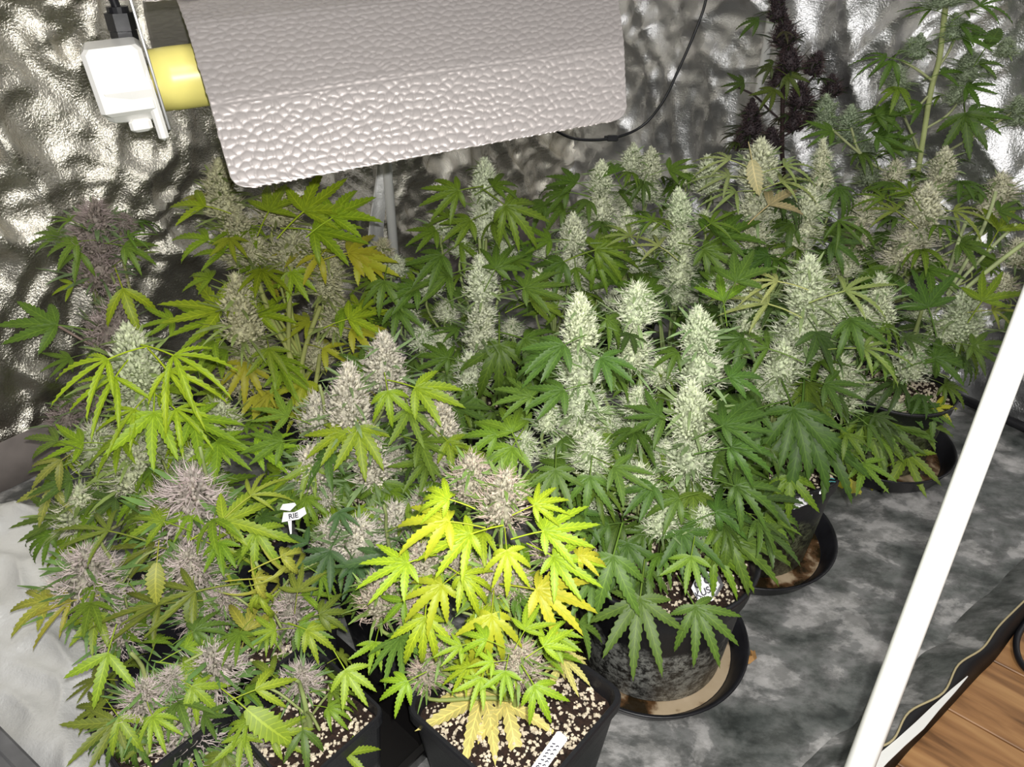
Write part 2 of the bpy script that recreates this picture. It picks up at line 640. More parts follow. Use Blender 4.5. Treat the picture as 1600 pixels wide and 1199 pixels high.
# white zip tape lying on the black hem
m = MB()
zl = [(1512, 1057, 1), (1490, 1079, 5), (1462, 1107, 8), (1437, 1134, 11), (1408, 1160, 11), (1380, 1185, 13), (1352, 1215, 13)]
vs = []
for x, y, w in zl:
    for sgn in (-1, 1):
        p = at_z(x + sgn * w * 0.6, y + sgn * w * 0.45, 0.030)
        vs += [p, p - Vector((0, 0, 0.002))]
fs = []
for i in range(len(zl) - 1):
    a = i * 4
    fs += [(a, a + 2, a + 6, a + 4), (a + 1, a + 5, a + 7, a + 3), (a, a + 4, a + 5, a + 1), (a + 2, a + 3, a + 7, a + 6)]
fs += [(0, 1, 3, 2), (24, 26, 27, 25)]
m.add(vs, fs)
local(m, sill).build('zip_tape', M_WHITE, sill)
tag(sill, 'black fabric tent doorway sill with wavy gold piping and white zip tape', 'tent sill')

# wood floor outside: one object per plank
wfloor = struct(empty('floor_2', (1.1, 0.75, -0.02)))
pd = (at_z(1600, 1057, -0.02) - at_z(1549, 1031, -0.02)).normalized()
pn = Vector((-pd.y, pd.x, 0))
wref = at_z(1549, 1031, -0.02)
pang = math.atan2(pd.y, pd.x)
PW = abs((at_z(1480, 1107, -0.02) - wref).dot(pn))
for k in range(-5, 4):
    for seg in range(2):
        c = wref + pn * (PW * (k + 0.5)) + pd * (0.0 + (seg - 0.5) * 0.9 + (0.15 if k % 2 else -0.1))
        b = MB()
        b.box((0, 0, -0.011), (0.897, PW - 0.003, 0.02), bevel=0.0015)
        o = b.build('plank', M_WOOD, wfloor)
        o.location = c - Vector(wfloor.location)
        o.rotation_euler = (0, 0, pang)

# taupe skirt along the foot of the left wall
m = MB()
vs, fs = [], []
skirt0 = W0 + BX * 0.055
for i in range(61):
    p = skirt0 + AX * (3.7 * i / 60) + BX * (noise.noise(Vector((i * 0.35, 0, 4))) * 0.02)
    for (dz, dn) in ((0.105, 0.0), (0.1, 0.004), (0.06, 0.012), (0.0, 0.03), (0.0, 0.0)):
        vs.append(p + BX * dn + Vector((0, 0, dz)))
for i in range(60):
    for k in range(4):
        a = i * 5 + k
        fs.append((a, a + 1, a + 6, a + 5))
m.add(vs, fs)
struct(m.build('trim_1', M_GREYSTRIP, None, True))
# black frame bar along the foot of the right wall
m = MB()
r0 = at_z(1450, 598, 0.014)
r1 = at_z(1600, 668, 0.014)
rd = (r1 - r0).normalized()
m.tube([r0 - rd * 1.2, r0 - rd * 0.3, r0, r1, r1 + rd * 0.6], 0.013, 10)
struct(m.build('trim_2', M_BLACK, None, True))

# ------------------------------------------------------------------ poles
def pole(name, p0, p1, r, label):
    o = empty(name, p0)
    m = MB()
    m.tube([p0, p0.lerp(p1, 0.5), p1], r, 20)
    local(m, o).build('tube', M_WHITE, o, True)
    m = MB()
    d = (p1 - p0).normalized()
    m.tube([p0, p0 + d * 0.03], r * 1.35, 16)
    local(m, o).build('foot_socket', M_BLACK, o)
    return tag(o, label, 'tent pole', 'white tent poles')


fp0, fp1 = at_z(1296, 1330, 0.0), None
zc0 = 0.80
q0 = EYE + ray(1343, 1199) * 0.74
q1 = EYE + ray(1590, 540) * 0.70
dd = (q1 - q0)
f0 = q0 - dd * (q0.z / dd.z)
pole('tent_pole', f0, q1 + dd * 1.2, 0.0128, 'white pole in the foreground crossing the tent doorway')


def wall_hit(px, py, p0, nrm):
    d = ray(px, py)
    return EYE + d * ((p0 - EYE).dot(nrm) / d.dot(nrm))


b0 = wall_hit(624, 380, W0 + BX * 0.38, BX)
bp = pole('tent_pole', Vector((b0.x - 0.02, b0.y, 0)), Vector((b0.x - 0.0, b0.y, 2.0)), 0.0125,
          'white pole against the left wall, emerging below the lamp reflector')
b1 = wall_hit(1193, 100, CORNER + RIN * 0.10, RIN)
pole('tent_pole', Vector((b1.x, b1.y, 0)), Vector((b1.x, b1.y, 2.0)), 0.0125,
     'white pole against the right wall, behind the dark purple plant')
# loose mylar flap beside the rear pole
m = MB()
vs, fs = [], []
for j in range(25):
    z = 0.35 + 0.9 * j / 24
    for i in range(5):
        s = i / 4
        off = -0.085 + 0.065 * s
        vs.append(Vector((b0.x, b0.y, z)) - BX * 0.035 + AX * (off * (0.55 + 0.45 * math.sin(j * 0.5 + 1)) ) + BX * (0.012 * math.sin(s * 5 + j * 0.6)))
for j in range(24):
    for i in range(4):
        a = j * 5 + i
        fs.append((a, a + 1, a + 6, a + 5))
m.add(vs, fs)
o = m.build('pole_flap', M_WHITENED, None, True, origin=(b0.x, b0.y, 0.35))
o.modifiers.new('thick', 'SOLIDIFY').thickness = 0.002
tag(o, 'crumpled silver flap hanging beside the white rear pole', 'tent flap')

# ------------------------------------------------------------------ lamp reflector
HO = Vector((-0.34, 0.883, 0.857))
E1 = Vector((0.906, 0.4226, 0.053)).normalized()
E2 = Vector((-0.4226, 0.906, 0)).normalized()
E3 = Vector((0, 0, 1))
HL = 0.565
PROF = [(0.0, 0.0), (0.097, 0.081), (0.245, 0.157), (0.345, 0.18)]


def hood_len(a):
    # the sheet widens towards its crown
    return float(np.interp(a, (0.0, 0.126, 0.293, 0.4), (0.562, 0.610, 0.68, 0.72)))


def hood_point(s, a, mirror, h):
    acc = 0.0
    for (y0, z0), (y1, z1) in zip(PROF[:-1], PROF[1:]):
        L = math.hypot(y1 - y0, z1 - z0)
        if a <= acc + L + 1e-9 or (y1, z1) == PROF[-1]:
            t = (a - acc) / L
            y, z = y0 + (y1 - y0) * t, z0 + (z1 - z0) * t
            ny, nz = -(z1 - z0) / L, (y1 - y0) / L
            break
        acc += L
    y, z = y + ny * h, z + nz * h
    if mirror:
        y = 2 * PROF[-1][0] - y
    return HO + E1 * s + E2 * y + E3 * z


def cells(S, A, size, seed):
    gi, gj = np.floor(S / size).astype(int), np.floor(A / size).astype(int)
    r = np.random.default_rng(seed)
    jit = r.random((120, 120, 2))
    f1 = np.full(S.shape, 9.0)
    f2 = np.full(S.shape, 9.0)
    for di in (-2, -1, 0, 1, 2):
        for dj in (-2, -1, 0, 1, 2):
            ci, cj = gi + di, gj + dj
            o = jit[ci % 120, cj % 120]
            d = np.hypot(S / size - (ci + 0.1 + 0.8 * o[..., 0] + 0.5 * (cj % 2)), A / size - (cj + 0.1 + 0.8 * o[..., 1]))
            nf1 = np.minimum(f1, d)
            f2 = np.where(d < f1, f1, np.minimum(f2, d))
            f1 = nf1
    e = np.clip((f2 - f1) / 0.38, 0, 1)
    return np.sqrt(1 - (1 - e) ** 2) * (1 - 0.45 * np.clip(f1 / 0.75, 0, 1) ** 2)


def hood_wing(name, mirror, step, parent):
    total = sum(math.hypot(b[0] - a[0], b[1] - a[1]) for a, b in zip(PROF[:-1], PROF[1:]))
    ns, na = int(HL / step), int(total / step)
    S, A = np.meshgrid(np.linspace(0, HL, ns + 1), np.linspace(0, total, na + 1))
    hgt = cells(S, A, 0.0122, 3 + mirror) * 0.0023
    L1 = math.hypot(*PROF[1])
    L2 = L1 + math.hypot(PROF[2][0] - PROF[1][0], PROF[2][1] - PROF[1][1])
    hgt *= np.clip(np.minimum(np.abs(A - L1), np.abs(A - L2)) / 0.004, 0, 1)
    R = 0.022
    vs, fs = [], []
    for j in range(na + 1):
        for i in range(ns + 1):
            s, a = S[j, i], A[j, i]
            s = s * hood_len(a) / HL - (0.045 if mirror else 0.0)
            if a < R:
                cut = R - math.sqrt(max(0, R * R - (R - a) ** 2))
                s = cut + s * (HL - 2 * cut) / HL
            vs.append(hood_point(s, a, mirror, hgt[j, i]))
    w = ns + 1
    for j in range(na):
        for i in range(ns):
            q = (j * w + i, j * w + i + 1, (j + 1) * w + i + 1, (j + 1) * w + i)
            fs.append(q[::-1] if mirror else q)
    m = MB()
    m.add(vs, fs)
    o = local(m, parent).build(name, M_HOOD, parent, True)
    md = o.modifiers.new('thick', 'SOLIDIFY')
    md.thickness = 0.0018
    md.offset = -1
    return o


hood = empty('lamp_reflector', HO)
hood_wing('near_wing', 0, 0.0017, hood)
hood_wing('far_wing', 1, 0.0045, hood)
BC = HO + E2 * 0.30 + E3 * 0.083         # bulb axis at s=0
RB = 0.043
RX = Matrix((E1, E2, E1.cross(E2))).transposed()   # local x along lamp axis
m = MB()
prof = [(0.0, -0.06), (RB * 0.97, -0.055), (RB, -0.03), (RB, 0.24), (RB * 0.95, 0.27), (RB * 0.7, 0.295), (0.0, 0.305)]
frm = Matrix.Translation(BC) @ (Matrix((E2, E1.cross(E2), E1)).transposed().to_4x4())
m.lathe(prof, 40, False, 0, frm)
o = local(m, hood).build('lamp_bulb', M_BULB, hood, True)
o['label'] = 'thick pale yellow lamp tube'
# end bracket plate
m = MB()
m.box(BC + E1 * -0.058 + E3 * 0.06 + E2 * 0.0, (0.004, 0.085, 0.24), RX, 0.001)
m.box(BC + E1 * -0.09 + E3 * 0.135 + E2 * 0.01, (0.062, 0.06, 0.004), RX, 0.001)
m.box(BC + E1 * -0.03 + E3 * 0.115 + E2 * 0.01, (0.12, 0.03, 0.004), RX, 0.001)
local(m, hood).build('end_bracket', M_BRACKET, hood)
# white ceramic socket: flanged block with rounded back
m = MB()
frm = Matrix.Translation(BC) @ (Matrix((E2, E1.cross(E2), E1)).transposed().to_4x4())
m.lathe([(0.0, -0.136), (0.036, -0.136), (0.046, -0.13), (0.05, -0.122), (0.052, -0.09), (0.052, -0.062), (0.0, -0.062)], 12, False, 0, frm)
m.box(BC + E1 * -0.098 + E3 * 0.012 - E2 * 0.004, (0.076, 0.09, 0.088), RX, 0.006)
m.box(BC + E1 * -0.064 - E3 * 0.03 - E2 * 0.006, (0.014, 0.082, 0.086), RX, 0.004)
m.box(BC + E1 * -0.088 - E3 * 0.05 - E2 * 0.006, (0.03, 0.06, 0.018), RX, 0.004)
local(m, hood).build('lamp_socket', M_CERAMIC, hood)
# cable gland with hex nuts, and its cord
gp = EYE + ray(196, 62) * depth(BC)
m = MB()
for (za, zb, r, n) in ((0.0, 0.012, 0.0185, 6), (0.012, 0.016, 0.016, 16), (0.016, 0.036, 0.0195, 6), (0.036, 0.044, 0.015, 16)):
    m.tube([gp + E3 * (za - 0.003), gp + E3 * zb], r, n)
local(m, hood).build('cable_gland', M_BLACK, hood)
m = MB()
m.tube(spl([gp + E3 * 0.03, gp + Vector((-0.002, 0, 0.1)), gp + Vector((0.01, 0.05, 0.25)), gp + Vector((0.05, 0.1, 0.6))], 6), 0.0065, 10)
local(m, hood).build('power_cord', M_BLACK, hood, True)
m = MB()
for s in (0.12, 0.45):
    t = HO + E1 * s + E2 * 0.345 + E3 * 0.178
    m.tube([t, t + Vector((0, 0, 0.7))], 0.0016, 6)
local(m, hood).build('hanging_wire', M_BRACKET, hood)
tag(hood, 'hammered aluminium lamp reflector with white socket hanging over the plants', 'lamp')

# thin black cable drooping behind the reflector
m = MB()
pts = [(1112, -60, 1.75), (1103, 0, 1.75), (1088, 45, 1.75), (1062, 105, 1.75), (1035, 160, 1.75), (1002, 198, 1.75), (957, 216, 1.72), (905, 218, 1.7), (872, 206, 1.68), (840, 180, 1.66), (800, 140, 1.64), (760, 60, 1.62)]
P = [at_y(*p) for p in pts]
cb = empty('hanging_cable', P[6])
m.tube(spl(P, 5), 0.0032, 8)
local(m, cb).build('cord', M_BLACK, cb, True)
m = MB()
m.box(P[6], (0.026, 0.012, 0.013), None, 0.002)
m.box(P[6] + Vector((-0.015, 0, 0.001)), (0.008, 0.008, 0.008), None, 0.001)
local(m, cb).build('cable_clip', M_BLACK, cb)
tag(cb, 'thin black cable with a small clip drooping from the right end of the reflector', 'cable')

# black cable loop on the wood
m = MB()
pts = [at_z(x, y, -0.012) for x, y in ((1622, 960), (1604, 972), (1591, 992), (1588, 1012), (1593, 1032), (1606, 1048), (1625, 1056))]
m.tube(spl(pts, 5), 0.006, 8)
tag(m.build('floor_cable', M_BLACK, None, True, origin=pts[3]), 'black cable loop on the wooden floor outside the tent', 'cable')


# ------------------------------------------------------------------ floor mylar with painted flash glare and grey box, lower left
def crumpled_floor_glare():
    quad = [at_z(-60, 790, 0.10), at_z(105, 800, 0.10), at_z(185, 1240, 0.02), at_z(-90, 1240, 0.02)]
    n = 60
    vs, fs = [], []
    for j in range(n + 1):
        for i in range(n + 1):
            u, v = i / n, j / n
            p = quad[0].lerp(quad[1], u).lerp(quad[3].lerp(quad[2], u), v)
            h = noise.noise(p * 7) * 0.02 + (1 - abs(noise.noise(Vector((p.x * 9 + p.y * 5, p.y * 12, 3))))) ** 4 * 0.018 + noise.noise(p * 30) * 0.0025
            h *= min(1, 3 * u + 0.3)
            vs.append(p + Vector((0, 0, h)))
    for j in range(n):
        for i in range(n):
            a = j * (n + 1) + i
            fs.append((a, a + n + 1, a + n + 2, a + 1))
    m = MB()
    m.add(vs, fs)
    o = m.build('glare_white_floor', M_WHITENED, None, True, origin=quad[1])  # tent floor, tilted to the camera, flash glare put into its white colour
    o.modifiers.new('thick', 'SOLIDIFY').thickness = 0.002
    return tag(o, 'crumpled tent floor mylar left of the pots, flash glare painted white', 'sheet')


crumpled_floor_glare()
gb = empty('grey_box', at_z(-40, 1230, 0.0))
m = MB()
e0, e1 = at_z(-70, 1062, 0.16), at_z(110, 1243, 0.16)
ed = (e1 - e0).normalized()
en = Vector((ed.y, -ed.x, 0))
if en.dot(at_z(-100, 1250, 0.16) - e0) < 0:
    en = -en
ra = Matrix.Rotation(math.atan2(ed.y, ed.x), 3, 'Z')
cen = (e0 + e1) / 2
m.box(cen + en * 0.10 + Vector((0, 0, -0.085)), (0.62, 0.19, 0.15), ra, 0.004)
local(m, gb).build('box_body', M_GREY, gb)
m = MB()
m.box(cen + en * 0.012 + Vector((0, 0, -0.006)), (0.64, 0.022, 0.014), ra, 0.003)
m.box(cen + en * 0.10 + Vector((0, 0, -0.006)), (0.62, 0.16, 0.006), ra, 0.002)
local(m, gb).build('box_rim', M_GREY, gb)
tag(gb, 'grey plastic box corner at the lower left edge beside the whitened floor mylar', 'box')


# ------------------------------------------------------------------ plant building blocks
def leaf_mesh(seed, n_leaf, droop, fold, width=0.085, curl=0.0):
    r = random.Random(seed)
    verts, faces, uvs = [], [], []
    angs = {3: [0, 48, -48], 5: [0, 35, -35, 74, -74], 7: [0, 27, -27, 58, -58, 100, -100], 1: [0]}[n_leaf]
    lens = {3: [1, .8, .8], 5: [1, .9, .9, .58, .58], 7: [1, .94, .94, .76, .76, .42, .42], 1: [1]}[n_leaf]
    for a, L in zip(angs, lens):
        a = math.radians(a + r.uniform(-5, 5))
        L *= r.uniform(0.9, 1.06)
        dr = droop * r.uniform(0.6, 1.5)
        sidebend = r.uniform(-0.12, 0.12) + curl * r.choice((-1, 1))
        K = 19
        base = len(verts)
        w0 = width * (0.75 + 0.25 * L) * r.uniform(0.9, 1.1)
        for k in range(K + 1):
            t = k / K
            prof = (math.sin(math.pi * min(1, (t * 0.97 + 0.03)) ** 0.78)) ** 0.85
            w = w0 * max(0.02, prof)
            saw = 1.0 if k % 2 else 0.76
            if k in (0, K):
                saw = 1
            # arc: length preserved, bending down
            bend = dr * t
            x = L * t
            rr = x * math.cos(bend * 0.75)
            z = -x * math.sin(bend * 0.75) * 0.9
            la = a + sidebend * t
            dx, dy = -math.sin(la), math.cos(la)
            px, py = rr * dx, rr * dy
            nx, ny = dy, -dx
            fz = fold * w
            tipshift = 0.022 * L if k % 2 and k < K else 0.0
            for s in (-1, 0, 1):
                ww = w * saw * s
                verts.append((px + nx * ww + dx * tipshift * abs(s), py + ny * ww + dy * tipshift * abs(s), z + (fz if s else 0) * saw))
                uvs.append((s, t))
        for k in range(K):
            i = base + k * 3
            faces += [(i, i + 1, i + 4, i + 3), (i + 1, i + 2, i + 5, i + 4)]
    # petiole
    base = len(verts)
    for k in range(5):
        t = k / 4
        c = Vector((0, -0.55 * t, -0.10 * t * t))
        for q in range(4):
            an = q * math.pi / 2
            verts.append((c.x + 0.014 * math.cos(an), c.y, c.z + 0.014 * math.sin(an)))
            uvs.append((0, 0.05))
    for k in range(4):
        for q in range(4):
            q2 = (q + 1) % 4
            faces.append((base + k * 4 + q, base + k * 4 + q2, base + (k + 1) * 4 + q2, base + (k + 1) * 4 + q))
    me = bpy.data.meshes.new('fan_leaf')
    me.from_pydata(verts, [], faces)
    lay = me.uv_layers.new(name='UVMap')
    vi = np.zeros(len(me.loops), dtype=np.int32)
    me.loops.foreach_get('vertex_index', vi)
    lay.data.foreach_set('uv', np.array(uvs, dtype=np.float32)[vi].ravel())
    me.materials.append(M_LEAF)
    me.polygons.foreach_set('use_smooth', [True] * len(me.polygons))
    me.update()
    return me


LEAF7 = [leaf_mesh(10 + i, 7, d, f) for i, (d, f) in enumerate(((0.5, .35), (0.9, .3), (0.7, .5), (0.3, .25)))]
LEAF5 = [leaf_mesh(30 + i, 5, d, f, 0.099) for i, (d, f) in enumerate(((0.45, .35), (0.8, .3), (0.2, .3)))]
LEAF3 = [leaf_mesh(50 + i, 3, d, f, 0.105) for i, (d, f) in enumerate(((0.5, .35), (0.8, .3)))]
LEAFC = [leaf_mesh(60, 5, 2.4, .6, 0.07, 0.5)]
LEAFN = [leaf_mesh(70 + i, 5, 0.6, .6, 0.052) for i in range(2)]     # slim folded leaves
LEAF1 = [leaf_mesh(80, 1, 0.35, .15, 0.24)]


def bud_meshes(seed, aspect, kind):
    """width 1 at the widest, stands on z=0, tip at z=aspect.  returns (calyx, pistil, sugar leaf) meshes"""
    r = random.Random(seed)
    cal, hair, sug = MB(), MB(), MB()
    nodes = max(1, round(aspect / 1.05))

    def rad(t):
        body = min(1.0, (t + 0.10) / 0.24) * (1 - max(0, (t - 0.3) / 0.7) ** 1.7)
        if kind in ('spear', 'hairy') and nodes > 1:
            body *= 0.84 + 0.2 * math.cos(2 * math.pi * (t * nodes - 0.35))
        return 0.46 * max(body, 0.06)
    # dark core so that gaps are not see-through
    core = [(0.0, 0.0)] + [(rad(t) * 0.66, aspect * t * 0.96) for t in [i / 9 for i in range(1, 9)]] + [(0.0, aspect * 0.97)]
    cal.lathe(core, 8)

    def teardrop(p, d, L, w):
        d = d.normalized()
        a = d.orthogonal().normalized()
        b = d.cross(a)
        vs = [p]
        for (t, ww) in ((0.3, 1.0), (0.62, 0.72)):
            for k in range(5):
                an = 2 * math.pi * k / 5 + t
                vs.append(p + d * (L * t) + (a * math.cos(an) + b * math.sin(an)) * (w * ww))
        vs.append(p + d * L)
        fs = []
        for k in range(5):
            k2 = (k + 1) % 5
            fs += [(0, 1 + k2, 1 + k), (1 + k, 1 + k2, 6 + k2, 6 + k), (6 + k, 6 + k2, 11)]
        cal.add(vs, fs)

    def ribbon(mb, p, d, L, w, curl, segs=3, taper=True, side=None):
        d = d.normalized()
        s = d.cross(Vector((r.uniform(-1, 1), r.uniform(-1, 1), r.uniform(-1, 1)))).normalized() if side is None else side
        vs = []
        for k in range(segs + 1):
            t = k / segs
            ww = w * (1 - 0.85 * t if taper else math.sin(math.pi * min(0.96, 0.12 + 0.86 * t)) ** 0.8)
            vs += [p - s * ww, p + s * ww]
            p = p + d * (L / segs)
            d = (d + curl).normalized()
        mb.add(vs, [(2 * k, 2 * k + 1, 2 * k + 3, 2 * k + 2) for k in range(segs)])
    nc = int({'cone': 250, 'spear': 190, 'fluffy': 165, 'hairy': 110}[kind] * aspect)
    for i in range(nc):
        t = (i + r.random()) / nc
        t = t ** 0.92
        ph = i * 2.39996 + r.uniform(-.4, .4)
        rd_ = rad(t)
        out = Vector((math.cos(ph), math.sin(ph), 0))
        p = out * (rd_ * r.uniform(0.5, 0.78)) + Vector((0, 0, aspect * t * 0.95))
        d = out * (1.0 - 0.65 * t) + Vector((0, 0, 0.45 + 0.8 * t)) + Vector((r.uniform(-.35, .35), r.uniform(-.35, .35), r.uniform(-.3, .3)))
        teardrop(p, d, r.uniform(0.12, 0.22), r.uniform(0.036, 0.056))
    nh = int({'cone': 260, 'spear': 280, 'fluffy': 380, 'hairy': 620}[kind] * aspect)
    lh = {'cone': 0.15, 'spear': 0.19, 'fluffy': 0.24, 'hairy': 0.27}[kind]
    for i in range(nh):
        t = r.random()
        ph = r.uniform(0, 2 * math.pi)
        out = Vector((math.cos(ph), math.sin(ph), 0))
        p = out * (rad(t) * r.uniform(0.85, 1.08)) + Vector((0, 0, aspect * t))
        d = out + Vector((r.uniform(-.7, .7), r.uniform(-.7, .7), r.uniform(-.2, 1.0)))
        c = Vector((r.uniform(-.5, .5), r.uniform(-.5, .5), r.uniform(-.3, .5)))
        ribbon(hair, p, d, lh * r.uniform(0.6, 1.3), 0.010 if kind != 'hairy' else 0.0105, c)
    ns = int({'cone': 24, 'spear': 30, 'fluffy': 36, 'hairy': 34}[kind] * aspect)
    for i in range(ns):
        t = r.random() ** 1.2 * 0.88
        ph = i * 2.39996
        out = Vector((math.cos(ph), math.sin(ph), 0))
        p = out * (rad(t) * 0.7) + Vector((0, 0, aspect * t * 0.95))
        d = out + Vector((0, 0, r.uniform(-0.1, 0.9)))
        side = Vector((-math.sin(ph), math.cos(ph), r.uniform(-.5, .5))).normalized()
        L = r.uniform(0.4, 0.9) * (1.15 - 0.6 * t)
        ribbon(sug, p, d, L, r.uniform(0.03, 0.05), Vector((0, 0, r.uniform(-0.25, 0.02))), 4, False, side)
    return (cal.mesh('flower_bud', M_BUD, True), hair.mesh('pistil_fuzz', M_HAIR), sug.mesh('sugar_leaf_tuft', M_SUGAR))


BUDS = {
    'cone': [bud_meshes(101, 1.5, 'cone'), bud_meshes(102, 1.9, 'cone'), bud_meshes(103, 1.2, 'cone')],
    'spear': [bud_meshes(111, 2.2, 'spear'), bud_meshes(112, 1.7, 'spear'), bud_meshes(113, 3.0, 'spear')],
    'fluffy': [bud_meshes(121, 1.05, 'fluffy'), bud_meshes(122, 1.5, 'fluffy'), bud_meshes(123, 2.0, 'fluffy')],
    'hairy': [bud_meshes(131, 0.95, 'hairy'), bud_meshes(132, 1.3, 'hairy'), bud_meshes(133, 2.0, 'hairy')],
}
ASPECT = {'cone': [1.5, 1.9, 1.2], 'spear': [2.2, 1.7, 3.0], 'fluffy': [1.05, 1.5, 2.0], 'hairy': [0.95, 1.3, 2.0]}

# shared soil crumbs
PERL = []
for sd in range(2):
    r = random.Random(900 + sd)
    PERL.append(r)


def perlite_mesh(shape, R, n, seed):
    r = random.Random(seed)
    m = MB()
    for i in range(n):
        while True:
            x, y = r.uniform(-R, R), r.uniform(-R, R)
            if shape == 'square' or x * x + y * y < R * R:
                break
        s = r.uniform(0.0014, 0.0046)
        a = Matrix.Rotation(r.uniform(0, 6), 3, Vector((r.random(), r.random(), r.random() + 0.1)))
        vs = [a @ Vector(q) * s for q in ((1, 0, 0), (-1, 0.2, 0), (0, 1, 0.1), (0.1, -1, 0), (0, 0, 0.9), (0, 0.1, -1))]
        c = Vector((x, y, s * 0.4))
        m.add([p + c for p in vs], [(0, 2, 4), (2, 1, 4), (1, 3, 4), (3, 0, 4), (2, 0, 5), (1, 2, 5), (3, 1, 5), (0, 3, 5)])
    return m.mesh('perlite', M_PERLITE)


def rsquare(h, rc, n=4):
    out = []
    for q in range(4):
        a0 = q * math.pi / 2
        cx, cy = (h - rc) * (1 if q in (0, 3) else -1), (h - rc) * (1 if q in (0, 1) else -1)
        for k in range(n + 1):
            a = a0 + (math.pi / 2) * k / n
            out.append((cx + rc * math.cos(a), cy + rc * math.sin(a)))
    return out


def square_pot(side, ht):
    m = MB()
    h = side / 2
    rings = [(h * 0.74, 0.0), (h * 0.80, 0.0), (h * 0.95, ht * 0.86), (h * 0.955, ht * 0.9), (h * 1.0, ht * 0.905), (h * 1.0, ht * 0.985), (h * 0.985, ht), (h * 0.94, ht), (h * 0.925, ht * 0.98), (h * 0.9, ht * 0.80), (h * 0.9, ht * 0.78)]
    vs, fs = [], []
    n = None
    for (hh, z) in rings:
        rg = rsquare(hh, hh * 0.2)
        n = len(rg)
        vs += [(x, y, z) for x, y in rg]
    for i in range(len(rings) - 1):
        for k in range(n):
            k2 = (k + 1) % n
            fs.append((i * n + k, i * n + k2, (i + 1) * n + k2, (i + 1) * n + k))
    fs.append(tuple(range(n - 1, -1, -1)))
    m.add(vs, fs)
    return m


def soil_mesh(shape, R, seed):
    m = MB()
    n = 26
    vs, fs, idx = [], [], {}
    for j in range(n + 1):
        for i in range(n + 1):
            x, y = (i / n * 2 - 1) * R, (j / n * 2 - 1) * R
            if shape == 'round':
                rr = math.hypot(x, y)
                mx = max(abs(x), abs(y))
                if rr > 1e-6:
                    x, y = x * mx / rr, y * mx / rr
            z = noise.noise(Vector((x * 30, y * 30, seed))) * 0.006 + noise.noise(Vector((x * 90, y * 90, seed))) * 0.003
            vs.append((x, y, z))
    for j in range(n):
        for i in range(n):
            a = j * (n + 1) + i
            fs.append((a, a + 1, a + n + 2, a + n + 1))
    m.add(vs, fs)
    return m.mesh('soil', M_SOIL)


MESH_CACHE = {}


def add_pot(root, kind, size, ht, rz=None, mat=None, n_perl=140):
    """the pot, its soil and the perlite on it, standing at the plant's base"""
    rz = ANG if rz is None else rz
    key = (kind, size, ht, mat.name if mat else '')
    if key not in MESH_CACHE:
        if kind == 'square':
            MESH_CACHE[key] = square_pot(size, ht).mesh('pot', mat or M_POT, False)
        else:
            R = size / 2
            m = MB()
            prof = [(0.0, 0.0), (R * 0.80, 0.0), (R * 0.83, 0.006), (R * 0.93, ht * 0.80), (R * 0.97, ht * 0.83), (R * 0.975, ht * 0.955),
                    (R * 1.0, ht * 0.96), (R * 1.01, ht * 0.985), (R * 0.995, ht), (R * 0.965, ht * 0.998), (R * 0.95, ht * 0.97), (R * 0.91, ht * 0.83)]
            m.lathe(prof, 56)
            # moulded ribs under the rim
            for k in range(90):
                a = 2 * math.pi * k / 90
                m.box((R * 0.985 * math.cos(a), R * 0.985 * math.sin(a), ht * 0.975), (0.004, 0.0025, ht * 0.045), Matrix.Rotation(a, 3, 'Z'))
            MESH_CACHE[key] = m.mesh('pot', mat or M_POT_G, True)
    p = link_mesh('pot', MESH_CACHE[key], root, rot=Matrix.Rotation(rz, 3, 'Z').to_quaternion())
    zs = ht * 0.86
    inner = (size / 2) * (0.905 if kind == 'square' else 0.92)
    ks = ('soil', kind, size)
    if ks not in MESH_CACHE:
        MESH_CACHE[ks] = soil_mesh(kind if kind == 'square' else 'round', inner, size * 10)
        MESH_CACHE[('perl',) + ks] = perlite_mesh(kind if kind == 'square' else 'round', inner * 0.97, 950 if size > 0.18 else 330, int(size * 1000))
    q = Matrix.Rotation(rz, 3, 'Z').to_quaternion()
    link_mesh('soil', MESH_CACHE[ks], root, (0, 0, zs), q)
    o = link_mesh('perlite', MESH_CACHE[('perl',) + ks], root, (0, 0, zs + 0.003), q)
    o['kind'] = 'stuff'
    return zs


# ------------------------------------------------------------------ palettes (linear)
def C(r_, g_, b_, a=1.0):
    return (r_ * 1.2, g_, b_ * 0.95, a)


